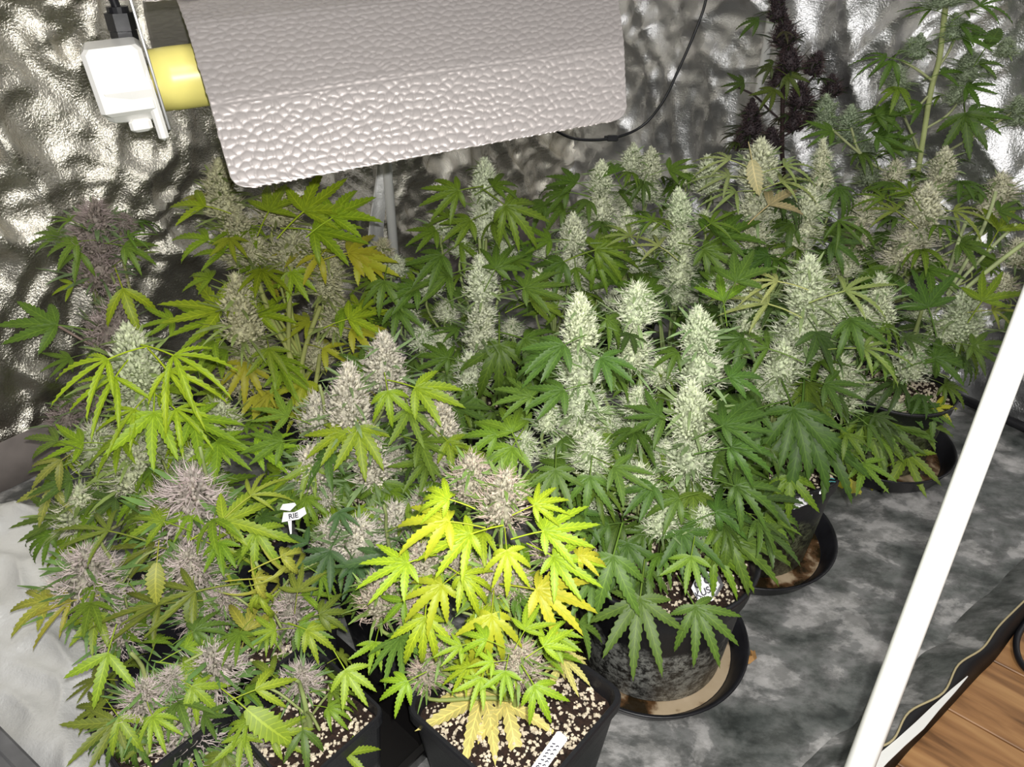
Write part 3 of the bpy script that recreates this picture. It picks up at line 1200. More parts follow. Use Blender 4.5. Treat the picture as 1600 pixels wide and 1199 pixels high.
PAL = {
    # leaf colours, calyx, pistil, sugar leaf, stem
    'dark':   dict(leaf=[C(.055, .125, .018), C(.07, .16, .02), C(.045, .10, .022), C(.09, .18, .022)], bud=(.60, .66, .44), hair=(.78, .80, .62), sug=(.24, .33, .14), stem=(.30, .38, .14)),
    'mid':    dict(leaf=[C(.07, .15, .018), C(.10, .20, .022), C(.055, .12, .02), C(.08, .17, .03)], bud=(.66, .70, .50), hair=(.84, .85, .68), sug=(.22, .30, .12), stem=(.34, .42, .15)),
    'lime':   dict(leaf=[C(.17, .33, .02), C(.22, .38, .02), C(.10, .21, .022), C(.14, .28, .02)], bud=(.58, .62, .40), hair=(.74, .72, .56), sug=(.26, .37, .10), stem=(.36, .42, .13)),
    'yellow': dict(leaf=[C(.21, .34, .02), C(.28, .38, .03, .7), C(.15, .28, .02), C(.34, .38, .04, .5)], bud=(.54, .53, .33), hair=(.68, .62, .44), sug=(.27, .33, .10), stem=(.42, .47, .14)),
    'front':  dict(leaf=[C(.25, .42, .02), C(.34, .46, .03, .4), C(.16, .32, .02), C(.22, .38, .02), C(.09, .2, .03)], bud=(.50, .46, .35), hair=(.68, .54, .46), sug=(.22, .34, .08), stem=(.34, .42, .12)),
    'pink':   dict(leaf=[C(.11, .22, .02), C(.15, .29, .02), C(.06, .14, .025), C(.09, .19, .03)], bud=(.66, .62, .50), hair=(.80, .72, .64), sug=(.24, .34, .14), stem=(.33, .40, .15)),
    'purple': dict(leaf=[C(.12, .24, .025), C(.17, .32, .03), C(.08, .17, .03), C(.14, .22, .03)], bud=(.38, .35, .28), hair=(.64, .54, .51), sug=(.15, .26, .07), stem=(.34, .40, .14)),
    'grey':   dict(leaf=[C(.09, .19, .03), C(.12, .24, .03), C(.15, .28, .02)], bud=(.34, .29, .25), hair=(.52, .42, .40), sug=(.17, .24, .10), stem=(.30, .34, .12)),
    'plum':   dict(leaf=[C(.05, .09, .02), C(.035, .06, .02), C(.04, .05, .025)], bud=(.055, .04, .045), hair=(.11, .07, .07), sug=(.04, .055, .025), stem=(.06, .03, .035)),
}


def vary(c, k=0.18, hue=0.07):
    s = random.uniform(1 - k, 1 + k)
    return (min(1, c[0] * s * random.uniform(1 - hue, 1 + hue)), min(1, c[1] * s), min(1, c[2] * s), c[3] if len(c) > 3 else 1.0)


LEAVES_OUT = [0]


class Plant:
    def __init__(self, base, pal, label, kind='square', size=0.155, ht=0.20, rz=None, mat=None, lift=0.0, lean=(0, 0)):
        self.root = empty('potted_plant', (base[0], base[1], lift))
        tag(self.root, label, 'plant', 'flowering plants in pots')
        self.base = Vector((base[0], base[1], lift))
        self.pal = PAL[pal]
        self.zs = add_pot(self.root, kind, size, ht, rz, mat)
        self.tops = []
        self.lean = Vector((lean[0], lean[1], 0))
        self.size = size

    def loc(self, p):
        return Vector(p) - self.base

    def stem_at(self, z):
        """point of the main stem at local height z"""
        k = max(0.0, z - self.zs)
        return Vector((0, 0, z)) + self.lean * k

    def bud(self, x0, y0, x1, y1, w, kind='fluffy', dy=0.0, rosette=4, pal=None, branch=True, leaf_px=None, var=None):
        """tip pixel, base pixel and width in pixels on the plane of depth base+dy"""
        pal = pal or self.pal
        Y = self.base.y + dy
        tip, bot = at_y(x0, y0, Y), at_y(x1, y1, Y)
        zc = depth(bot)
        wid = w * 1.1 * zc / F
        ax = tip - bot
        L = ax.length
        asp = L / wid
        i = min(range(3), key=lambda q: abs(math.log(ASPECT[kind][q] / asp)) + random.random() * 0.12)
        rot = ax.to_track_quat('Z', 'Y') @ Matrix.Rotation(random.uniform(0, 6.28), 3, 'Z').to_quaternion()
        me = BUDS[kind][i]
        sc = (wid, wid, L / ASPECT[kind][i])
        b = link_mesh('flower_bud', me[0], self.root, self.loc(bot), rot, sc, vary((*pal['bud'], 1), 0.08, 0.02))
        h = link_mesh('pistil_fuzz', me[1], b, color=vary((*pal['hair'], 1), 0.06, 0.02))
        s = link_mesh('sugar_leaf_tuft', me[2], b, color=vary((*pal['sug'], 1), 0.15))
        h['kind'] = s['kind'] = 'stuff'
        lb = self.loc(bot)
        if branch:
            zn = max(self.zs + 0.02, self.zs + (lb.z - self.zs) * random.uniform(0.15, 0.45))
            st = self.stem_at(zn)
            q = [st, st.lerp(lb, 0.4) + Vector((0, 0, -0.1 * (lb - st).length)), lb - (tip - bot).normalized() * 0.04, lb + (tip - bot) * 0.3]
            m = MB()
            pts = spl(q, 4)
            n = len(pts)
            m.tube(pts, [0.0042 - 0.0020 * k / n for k in range(n)], 5, False)
            o = m.build('branch', M_STEM, self.root, True)
            o.color = vary((*pal['stem'], 1), 0.12)
            self.tops.append((lb, pts))
        # rosette of fan leaves beneath the flower
        lr = 1.12 * (leaf_px or max(42, w * 0.95)) * zc / F
        a0 = random.uniform(0, 6.28)
        rosette = max(1, round(rosette * 0.62))
        for k in range(rosette):
            az = a0 + k * 2.4 + random.uniform(-.4, .4)
            out = Vector((math.cos(az), math.sin(az), 0))
            front = out.y < -0.3
            t = random.uniform(-0.25, 0.25) if front else random.uniform(-0.1, 0.6)
            att = lb + (tip - bot) * t
            self.leaf3(att + out * (wid * 0.42 + lr * 0.22), out + Vector((0, 0, random.uniform(-0.5, 0.35))), lr * random.uniform(0.75, 1.15), pal=pal)
        return b

    def leaf3(self, c, d, size, up=None, kinds=None, color=None, pal=None):
        """fan leaf with centre c (local), middle leaflet along d"""
        d = Vector(d).normalized()
        up = Vector((random.uniform(-.3, .3), random.uniform(-.45, .1), 1.0)) if up is None else Vector(up)
        up = (up - d * up.dot(d)).normalized()
        x = d.cross(up)
        R = Matrix((x, d, up)).transposed().to_quaternion()
        me = random.choice(kinds or random.choice((LEAF7, LEAF5, LEAF5, LEAF7, LEAF3)))
        pal = pal or self.pal
        o = link_mesh('fan_leaf', me, self.root, c, R, size, color or vary(random.choice(pal['leaf'])))
        LEAVES_OUT[0] += 1
        return o

    def leaf(self, px, py, ang, r, dy=-0.06, face=0.6, kinds=None, color=None):
        """a leaf picked out in the photograph: centre pixel, direction of its middle leaflet (degrees, 90 = up), reach in pixels"""
        p = at_y(px, py, self.base.y + dy)
        zc = depth(p)
        rdv = (p - EYE).normalized()
        n = (Vector((0, 0, 1)) * (1 - face) - rdv * face).normalized()
        a = math.radians(ang)
        D = Vector((math.cos(a), 0, 0)) + UPC * math.sin(a)
        k = -D.dot(n) / rdv.dot(n)
        d = D + rdv * k
        ln = 1.13 * min(1.7, d.length)
        return self.leaf3(self.loc(p), d, r * zc / F * ln, n, kinds or LEAF7, color)

    def stem(self, ztop, r=0.006, color=None):
        m = MB()
        pts = [self.stem_at(self.zs - 0.01 + (ztop - self.zs) * t) + Vector((noise.noise(Vector((t * 3, self.base.x * 9, 1))) * 0.012 * t, noise.noise(Vector((t * 3, self.base.y * 9, 5))) * 0.012 * t, 0)) for t in [i / 8 for i in range(9)]]
        m.tube(pts, [r * (1 - 0.55 * i / 8) for i in range(9)], 7)
        o = m.build('stem', M_STEM, self.root, True)
        o.color = vary((*(color or self.pal['stem']), 1), 0.1)

    def fill(self, n, R, z0, z1, size=0.062, back=0.0):
        """leaves of the lower canopy, around the stem"""
        n = int(n * 0.8)
        z1 = z0 + (z1 - z0) * 0.66
        for i in range(n):
            az = i * 2.39996 + random.uniform(-.3, .3)
            rr = R * math.sqrt(random.uniform(0.12, 1))
            z = random.uniform(z0, z1)
            out = Vector((math.cos(az), math.sin(az), 0))
            c = self.stem_at(z) + out * rr
            self.leaf3(c, out + Vector((random.uniform(-.4, .4), random.uniform(-.4, .4), random.uniform(-0.7, 0.2))), size * random.uniform(0.7, 1.2))
        # petiole shoots that carry the lower leaves
        for i in range(max(3, n // 7)):
            az = i * 2.39996 + 0.5
            z = z0 + (z1 - z0) * random.random()
            out = Vector((math.cos(az), math.sin(az), 0))
            m = MB()
            m.tube(spl([self.stem_at(max(self.zs, z - R * 0.6)), self.stem_at(z - 0.01) + out * R * 0.45, self.stem_at(z) + out * R * 0.85], 3), 0.0022, 4, False)
            o = m.build('branch', M_STEM, self.root, True)
            o.color = (*self.pal['stem'], 1)


# ------------------------------------------------------------------ saucers, tray
def saucer(c, R, ht, label, mat=None):
    o = empty('plant_saucer', (c[0], c[1], 0))
    m = MB()
    m.lathe([(0.0, 0.002), (R * 0.86, 0.002), (R * 0.90, 0.006), (R * 0.985, ht * 0.9), (R * 1.0, ht * 0.93), (R * 1.01, ht), (R * 0.995, ht + 0.002), (R * 0.965, ht * 0.97), (R * 0.87, 0.012), (R * 0.85, 0.008), (0.0, 0.008)], 72)
    m.build('dish', M_BLACK, o, True)
    m = MB()
    m.lathe([(0.0, 0.0100), (R * 0.7, 0.0100), (R * 0.855, 0.0098)], 64)
    r = m.build('dried_runoff', mat or M_RESID, o)
    return tag(o, label, 'saucer', 'saucers under the round pots')


XG, XH, XI = (0.252, 0.885), (0.505, 1.15), (0.905, 1.45)
saucer((XG[0] - .004, XG[1]), 0.178, 0.042, 'black saucer with dried tan runoff under the nearest round pot')
saucer(XH, 0.176, 0.042, 'black saucer under the middle round pot with moss on its side', M_RESID2)
saucer(XI, 0.172, 0.05, 'farthest black saucer, at the right below the drooping lime leaves', M_RESID2)

# the long black tray that the square pots stand in
tr = empty('plant_tray', (-0.419, 0.739, 0))
m = MB()
RT = Matrix.Rotation(ANG, 3, 'Z')
LX, LY, HT = 0.325, 0.545, 0.05
prof = [(0, 0.0), (0.0, HT), (-0.012, HT), (-0.016, 0.008)]
vs, fs = [], []
for (i_, z) in ((0.012, 0.0), (0.0, HT * 0.9), (0.0, HT), (0.010, HT + 0.002), (0.014, HT * 0.9), (0.026, 0.007)):
    for x, y in rsquare(1.0, 0.08, 4):
        vs.append(RT @ Vector((x * (LX / 2 - i_), y * (LY / 2 - i_), z)))
n = len(rsquare(1.0, 0.08, 4))
for i in range(5):
    for k in range(n):
        fs.append((i * n + k, i * n + (k + 1) % n, (i + 1) * n + (k + 1) % n, (i + 1) * n + k))
fs.append(tuple(range(n - 1, -1, -1)))
fs.append(tuple(range(5 * n, 6 * n)))
m.add(vs, fs)
m.build('tray_body', M_TRAY, tr)
tag(tr, 'low black tray under the square pots at the lower left', 'tray')
TZ = 0.008


# ------------------------------------------------------------------ the plants, front to back
# F: yellowing plant in the front square pot
F_ = Plant((0.005, 0.625), 'front', 'yellowing plant in the front square pot, pale dead leaves lying on its soil', 'square', 0.225, 0.215)
F_.stem(0.33, 0.006)
for a in ((738, 715, 735, 775, 66, 'fluffy', .10), (790, 742, 785, 812, 70, 'fluffy', .06), (655, 855, 668, 908, 66, 'fluffy', .02), (590, 902, 596, 958, 60, 'fluffy', .05),
          (765, 882, 768, 925, 60, 'hairy', .0), (806, 885, 806, 925, 46, 'fluffy', .0), (812, 1010, 810, 1052, 60, 'fluffy', -.04), (872, 825, 866, 880, 58, 'fluffy', .06),
          (715, 850, 716, 885, 42, 'fluffy', .03), (692, 985, 692, 1020, 46, 'fluffy', .0), (665, 1035, 668, 1065, 46, 'hairy', .0), (640, 935, 640, 965, 40, 'hairy', .02)):
    F_.bud(*a[:5], a[5], a[6], rosette=2 if a[1] > 970 else 4, leaf_px=62)
Y1, Y2, L1, L2 = C(.38, .50, .03, .35), C(.47, .52, .04, .3), C(.25, .42, .02), C(.19, .36, .02)
for a in ((768, 962, -95, 88, Y1, .62), (664, 966, -95, 84, L1, .6), (840, 922, -12, 100, Y2, .6), (792, 862, -85, 66, Y1, .6), (636, 880, -160, 80, L1, .45), (700, 815, 175, 95, Y1, .4), (735, 835, 200, 90, L1, .4),
          (850, 830, 10, 85, L1, .5), (690, 915, -140, 80, Y1, .5), (700, 780, 165, 70, L1, .4), (722, 900, -35, 70, L1, .5), (865, 870, -30, 80, L1, .5), (905, 870, 20, 55, Y2, .5), (835, 790, 20, 60, L1, .5)):
    F_.leaf(a[0], a[1], a[2], a[3], -0.05, a[5], color=vary(a[4], .1))
for a in ((636, 1066, -150, 58, L2, .6), (835, 1072, -60, 66, L2, .6), (790, 1050, -100, 50, L2, .55), (850, 1010, 30, 55, L2, .5), (752, 1060, -110, 52, L2, .6), (760, 1000, 160, 50, L2, .5), (720, 1010, -160, 46, L2, .5), (820, 985, 60, 50, L2, .4), (770, 1035, -170, 40, L2, .5)):
    F_.leaf(a[0], a[1], a[2], a[3], -0.11, a[5], LEAF5, vary(a[4], .12))
PALE = C(.60, .64, .22, 1)
for (px, py, an, r, kd) in ((756, 1084, -106, 122, LEAF5), (790, 1100, -72, 110, LEAF3), (745, 1078, -150, 66, LEAF3), (880, 1030, -70, 66, LEAF5), (862, 1010, -20, 62, LEAF3)):
    p = at_z(px, py, F_.zs + 0.018 if px < 860 else F_.zs + 0.05)
    zc = depth(p)
    a = math.radians(an)
    d = Vector((math.cos(a), math.sin(a) * 1.2, -0.02))
    F_.leaf3(F_.loc(p), d, r * zc / F * 1.05, Vector((0, -.25, 1)), kd, vary(PALE, .06)) ['label'] = 'dead pale yellow leaf'
F_.fill(10, 0.10, F_.zs + 0.14, 0.44, 0.055)

# A row: hairy mauve plants in the left square pots
A1 = Plant((-0.615, 0.80), 'purple', 'mauve-flowered plant in the leftmost square pot, beside the whitened floor mylar', lift=TZ)
A0 = Plant((-0.495, 0.615), 'purple', 'mauve-flowered plant nearest the lower left corner of the frame', lift=TZ)
A3 = Plant((-0.284, 0.605), 'purple', 'small mauve-flowered plant whose pot corner shows left of the front square pot', lift=TZ)
A2 = Plant((-0.378, 0.765), 'purple', 'mauve-flowered plant with one bare-stemmed bud, behind the nearest mauve plants', lift=TZ)
for p, h in ((A1, .36), (A0, .34), (A2, .34), (A3, .3)):
    p.stem(h, 0.005)
for a in ((130, 865, 142, 945, 86, 'hairy', -.02), (192, 970, 188, 1002, 66, 'hairy', -.06), (295, 868, 302, 915, 78, 'hairy', .02), (215, 925, 222, 955, 50, 'hairy', .0)):
    A1.bud(*a[:5], a[5], a[6], 2, leaf_px=60)
for a in ((292, 1118, 298, 1172, 88, 'hairy', -.02), (330, 1020, 336, 1068, 80, 'hairy', .04), (226, 1072, 228, 1106, 58, 'hairy', -.02), (405, 1165, 400, 1200, 64, 'hairy', -.04), (268, 1050, 268, 1072, 36, 'hairy', 0)):
    A0.bud(*a[:5], a[5], a[6], 3, leaf_px=64)
for a in ((455, 935, 456, 990, 70, 'hairy', .0), (318, 935, 322, 970, 66, 'hairy', .02), (348, 925, 350, 962, 50, 'hairy', .02), (472, 1048, 470, 1076, 52, 'hairy', -.1)):
    A2.bud(*a[:5], a[5], a[6], 4, leaf_px=60)
for a in ((395, 1110, 396, 1140, 46, 'hairy', .02), (430, 1182, 428, 1205, 44, 'hairy', .0)):
    A3.bud(*a[:5], a[5], a[6], 3, leaf_px=64)
O1, O2, O3 = C(.13, .20, .03), C(.20, .34, .03), C(.26, .32, .05)
for a in ((180, 1128, -140, 96, O1, .5, LEAF5), (186, 1122, -55, 60, O2, .6, LEAF3), (168, 1022, -105, 84, O2, .6, LEAF3), (385, 1108, -40, 84, O2, .8, LEAF1), (400, 1078, 20, 70, O2, .5, LEAF3), (235, 1150, 200, 60, O1, .5, LEAF5)):
    A0.leaf(a[0], a[1], a[2], a[3], -.05, a[5], a[6], vary(a[4], .1))
for a in ((250, 945, 190, 110, O1, .35, LEAFN), (305, 925, 195, 120, O1, .35, LEAFN), (110, 940, 195, 105, O3, .4, LEAFN), (300, 930, -95, 50, O1, .8, LEAF1), (245, 880, -95, 60, O3, .8, LEAF1), (150, 960, -100, 60, O2, .5, LEAF5),
          (170, 830, 170, 90, O1, .3, LEAFN), (75, 940, 185, 80, O3, .4, LEAF5)):
    A1.leaf(a[0], a[1], a[2], a[3], -.06, a[5], a[6], vary(a[4], .1))
for a in ((385, 985, 75, 80, O3, .8, LEAF3), (440, 870, 20, 90, O3, .4, LEAFC), (400, 905, 0, 80, O3, .4, LEAFC), (405, 930, -70, 60, O2, .4, LEAFC), (500, 960, 15, 60, O1, .4, LEAF5), (480, 985, -25, 56, O2, .4, LEAF5), (430, 985, 190, 50, O2, .4, LEAF5), (465, 925, 80, 50, O1, .3, LEAF5)):
    A2.leaf(a[0], a[1], a[2], a[3], -.05, a[5], a[6], vary(a[4], .1))
for a in ((540, 1048, -60, 62, O2, .7, LEAF5), (425, 1150, 10, 66, O2, .5, LEAF5), (380, 1150, -100, 60, O2, .5, LEAF5), (350, 1180, -120, 70, O1, .5, LEAF5), (540, 1180, 20, 60, O2, .4, LEAF3), (300, 1190, 190, 60, O2, .4, LEAF5)):
    A3.leaf(a[0], a[1], a[2], a[3], -.04, a[5], a[6], vary(a[4], .1))
A1.fill(12, .08, A1.zs + .03, .36, .055)
A0.fill(16, .09, A0.zs + .03, .33, .06)
A2.fill(14, .10, A2.zs + .05, .33, .055)
A3.fill(8, .08, A3.zs + .05, .28, .05)

# A4: the one with the big rosy flower
A4 = Plant((-0.505, 0.94), 'purple', 'plant with one big rosy-grey flower head, left of the white folded tag', lift=TZ)
A4.pal = dict(PAL['purple'], bud=(.52, .46, .40), hair=(.72, .60, .58), leaf=PAL['pink']['leaf'] + PAL['lime']['leaf'][2:])
A4.stem(.42, .006)
for a in ((302, 742, 292, 845, 100, 'hairy', -.02), (255, 800, 262, 838, 50, 'hairy', .0), (335, 800, 335, 850, 54, 'hairy', -.02)):
    A4.bud(*a[:5], a[5], a[6], 5, leaf_px=80)
for a in ((350, 815, 25, 95, C(.23, .36, .03), .5, LEAF5), (240, 855, 175, 110, O1, .35, LEAFN), (330, 850, -20, 80, O2, .4, LEAFN), (255, 815, 165, 70, O2, .4, LEAF5), (392, 775, 35, 80, C(.25, .36, .05), .35, LEAFN), (400, 830, -50, 70, O2, .5, LEAF5), (270, 870, -120, 60, O1, .5, LEAF5)):
    A4.leaf(a[0], a[1], a[2], a[3], -.08, a[5], a[6], vary(a[4], .1))
A4.fill(30, .13, A4.zs + .02, .40, .062)

# B: lime plant on the left
B_ = Plant((-0.66, 1.08), 'lime', 'lime-leaved plant with drooping fingers and a pale tall flower, mid left', lift=0.0)
B_.stem(.50, .006)
for a in ((198, 512, 218, 605, 76, 'cone', -.02), (222, 590, 228, 650, 72, 'fluffy', -.02), (228, 645, 228, 720, 84, 'fluffy', .0), (152, 665, 150, 722, 64, 'fluffy', .0), (205, 698, 214, 762, 68, 'fluffy', -.06),
          (308, 700, 310, 752, 58, 'fluffy', -.06), (124, 765, 130, 822, 66, 'fluffy', -.08), (343, 630, 344, 682, 52, 'fluffy', .05), (265, 700, 265, 745, 46, 'fluffy', .0), (180, 735, 180, 770, 44, 'fluffy', -.02)):
    B_.bud(*a[:5], a[5], a[6], 3, leaf_px=62)
G1, G2 = C(.24, .42, .02), C(.17, .33, .02)
for a in ((168, 562, -155, 112, G1, .3, LEAFN), (180, 590, -122, 88, G1, .4, LEAFN), (272, 556, -25, 98, G1, .3, LEAFN), (262, 580, -52, 90, G1, .4, LEAFN), (240, 645, -92, 84, G1, .6, LEAF5), (210, 640, -130, 76, G1, .4, LEAFN), (275, 640, -40, 76, G1, .4, LEAFN),
          (300, 655, -25, 80, G2, .4, LEAF5), (340, 690, -40, 64, G2, .45, LEAF5), (340, 700, -130, 55, G2, .5, LEAF5), (90, 690, 165, 60, C(.10, .18, .03), .5, LEAF3), (95, 720, 215, 62, C(.22, .28, .06), .55, LEAF3),
          (110, 750, 195, 70, C(.08, .16, .03), .4, LEAF5), (80, 760, -110, 60, C(.22, .28, .06), .5, LEAF3), (100, 805, 190, 85, C(.09, .18, .03), .4, LEAF5), (120, 840, -110, 66, G2, .5, LEAF5), (330, 760, -10, 80, C(.10, .2, .02), .4, LEAF5), (225, 770, -80, 60, C(.08, .17, .03), .5, LEAF5),
          (180, 780, 200, 70, C(.06, .13, .03), .4, LEAF5), (260, 770, -30, 70, C(.08, .17, .03), .4, LEAF5), (400, 700, 5, 70, G2, .4, LEAF5)):
    B_.leaf(a[0], a[1], a[2], a[3], -.08, a[5], a[6], vary(a[4], .12))
B_.fill(34, .15, .20, .44, .07)

# C: grey-mauve plant by the left wall
C_ = Plant((-0.84, 1.42), 'grey', 'sparse grey-mauve plant against the left wall')
C_.stem(.62, .005)
for a in ((150, 318, 152, 395, 66, 'hairy', .0), (160, 385, 152, 448, 62, 'hairy', .0), (185, 468, 170, 548, 60, 'hairy', -.02), (120, 355, 122, 385, 34, 'hairy', .02), (195, 335, 192, 360, 30, 'hairy', .02), (105, 630, 110, 670, 46, 'hairy', 0), (150, 600, 150, 640, 44, 'hairy', 0)):
    C_.bud(*a[:5], a[5], a[6], 2, leaf_px=50)
W1, W2 = C(.11, .23, .03), C(.22, .36, .02)
for a in ((88, 508, 175, 96, W1, .55, LEAF5), (192, 452, -70, 66, W2, .6, LEAF3), (120, 378, 190, 62, W1, .4, LEAF5), (195, 385, -15, 56, W1, .4, LEAF5), (115, 445, 195, 40, W2, .4, LEAF3), (200, 370, 10, 46, W1, .35, LEAFN), (125, 395, -110, 40, W1, .5, LEAF3), (110, 560, 200, 50, W1, .4, LEAF5), (110, 345, 160, 40, W1, .3, LEAFN)):
    C_.leaf(a[0], a[1], a[2], a[3], -.05, a[5], a[6], vary(a[4], .1))
m = MB()
m.tube([C_.loc(at_y(92, 510, C_.base.y - .05)), C_.loc(at_y(140, 538, C_.base.y - .03)), C_.stem_at(.33)], .003, 5)
C_b = m.build('branch', M_STEM, C_.root, True)
C_b.color = (.36, .26, .22, 1)
C_.fill(16, .12, .20, .36, .06)

# D: yellow-green plant behind, under the left end of the reflector
D_ = Plant((-0.47, 1.40), 'yellow', 'yellow-green plant with bare pale stems below the left end of the reflector')
D_.stem(.50, .007)
for a in ((340, 250, 352, 340, 62, 'spear', .0), (368, 325, 378, 415, 66, 'spear', .0), (440, 298, 430, 352, 62, 'fluffy', .06), (400, 372, 400, 412, 46, 'fluffy', -.02), (458, 366, 450, 416, 58, 'fluffy', -.02), (512, 350, 508, 395, 52, 'fluffy', .0), (520, 402, 508, 462, 54, 'spear', .0),
          (368, 430, 382, 535, 64, 'spear', -.08), (530, 462, 520, 525, 52, 'spear', .0), (378, 555, 378, 612, 58, 'fluffy', -.04), (598, 375, 594, 432, 42, 'fluffy', .1), (495, 535, 495, 575, 40, 'fluffy', .0), (395, 515, 395, 560, 50, 'fluffy', -.04), (390, 430, 390, 455, 30, 'fluffy', .0), (440, 400, 440, 425, 30, 'fluffy', 0)):
    D_.bud(*a[:5], a[5], a[6], 3, leaf_px=62)
Q1, Q2, Q3 = C(.22, .38, .02), C(.34, .40, .03, .5), C(.17, .30, .02)
for a in ((475, 330, 40, 90, Q1, .5, LEAF5), (490, 360, -10, 86, Q1, .45, LEAF5), (520, 340, 30, 80, Q1, .45, LEAF5), (320, 322, 170, 66, Q1, .4, LEAF3), (325, 375, 165, 66, Q3, .4, LEAF3), (350, 395, 175, 56, Q3, .4, LEAF3), (345, 485, 170, 98, Q1, .4, LEAF5), (340, 500, 195, 80, Q1, .45, LEAF5), (405, 492, 20, 66, Q1, .45, LEAF5),
          (545, 395, 10, 76, Q2, .45, LEAF5), (560, 405, -20, 66, Q2, .5, LEAF5), (383, 568, -90, 60, Q2, .6, LEAF7), (545, 498, 15, 66, Q1, .45, LEAF5), (550, 515, -15, 60, Q2, .45, LEAF5), (455, 425, -60, 50, Q1, .6, LEAF5), (500, 400, -130, 46, Q2, .5, LEAF3), (420, 545, -80, 50, Q3, .6, LEAF5), (345, 560, 200, 60, Q3, .4, LEAF5),
          (270, 500, 190, 56, Q3, .45, LEAF5), (505, 545, -20, 46, Q2, .45, LEAF3), (420, 330, 60, 60, Q3, .4, LEAF5), (330, 435, 160, 50, Q3, .4, LEAF5), (440, 580, -60, 54, Q3, .5, LEAF5), (350, 610, -150, 54, Q3, .4, LEAF5)):
    D_.leaf(a[0], a[1], a[2], a[3], -.06, a[5], a[6], vary(a[4], .12))
for pts in (((455, 415), (452, 480), (452, 560), (468, 625)), ((398, 425), (425, 500), (455, 560), (470, 640)), ((500, 480), (478, 540), (466, 600)), ((500, 555), (495, 590), (490, 615))):
    m = MB()
    P = [D_.loc(at_y(x, y, D_.base.y - 0.04)) for x, y in pts]
    m.tube(spl(P, 4), .0052, 7, False)
    o = m.build('branch', M_STEM, D_.root, True)
    o.color = (.45, .48, .16, 1)
D_.fill(26, .16, .20, .42, .066)

# E, E2: pale rosy plants in the centre
E_ = Plant((-0.335, 1.075), 'pink', 'plant with pale rosy cone flowers and a white folded tag on its pot rim', lift=0)
E2_ = Plant((-0.205, 0.876), 'pink', 'low plant with blue-green leaves between the mauve and the yellowing plants')
E_.stem(.46, .006)
E2_.stem(.36, .005)
for a in ((600, 522, 600, 608, 64, 'cone', .02), (545, 570, 546, 672, 64, 'cone', -.04), (688, 626, 690, 692, 56, 'cone', -.02), (690, 690, 690, 742, 48, 'fluffy', -.02), (483, 702, 490, 758, 60, 'fluffy', -.08), (575, 665, 584, 755, 62, 'spear', -.05),
          (495, 618, 500, 682, 56, 'fluffy', .02), (505, 755, 508, 790, 42, 'fluffy', -.08), (690, 605, 688, 632, 36, 'fluffy', .08), (615, 700, 615, 735, 40, 'fluffy', .0), (630, 605, 628, 640, 36, 'fluffy', .05), (540, 690, 540, 725, 44, 'fluffy', .0)):
    E_.bud(*a[:5], a[5], a[6], 3, leaf_px=58)
for a in ((515, 815, 522, 862, 50, 'fluffy', .02), (560, 815, 562, 868, 70, 'fluffy', .0), (620, 790, 616, 838, 60, 'fluffy', .06), (665, 770, 662, 800, 44, 'fluffy', .08), (590, 795, 590, 825, 40, 'fluffy', .08)):
    E2_.bud(*a[:5], a[5], a[6], 3, leaf_px=60)
V1, V2, V3 = C(.19, .33, .02), C(.11, .22, .025), C(.05, .125, .04)
for a in ((606, 612, -80, 54, V1, .6, LEAF5), (650, 606, -20, 78, V1, .5, LEAF5), (560, 668, -85, 76, V1, .6, LEAF5), (535, 675, -150, 66, V1, .45, LEAF5), (598, 755, -80, 66, V2, .6, LEAF5), (655, 690, -20, 70, V2, .4, LEAF5), (700, 690, -45, 56, V1, .5, LEAF5), (668, 720, -130, 60, V2, .5, LEAF5), (455, 755, -140, 76, V2, .5, LEAF5),
          (475, 735, 170, 60, V1, .4, LEAF5), (525, 770, -40, 56, V2, .5, LEAF5), (640, 640, -70, 60, V2, .5, LEAF5), (440, 690, 190, 66, V2, .4, LEAF5), (450, 650, 165, 60, V2, .4, LEAF5)):
    E_.leaf(a[0], a[1], a[2], a[3], -.07, a[5], a[6], vary(a[4], .12))
for a in ((515, 862, -115, 70, V3, .6, LEAF5), (605, 868, -125, 84, V3, .6, LEAF5), (640, 850, -20, 60, V3, .5, LEAF5), (555, 880, -60, 56, V3, .5, LEAF5), (480, 850, 150, 40, V3, .5, LEAF3), (640, 815, 20, 60, V2, .4, LEAF5), (530, 800, -60, 40, V3, .5, LEAF5)):
    E2_.leaf(a[0], a[1], a[2], a[3], -.06, a[5], a[6], vary(a[4], .12))
E_.fill(34, .15, .22, .42, .062)
E2_.fill(20, .11, .22, .34, .055)

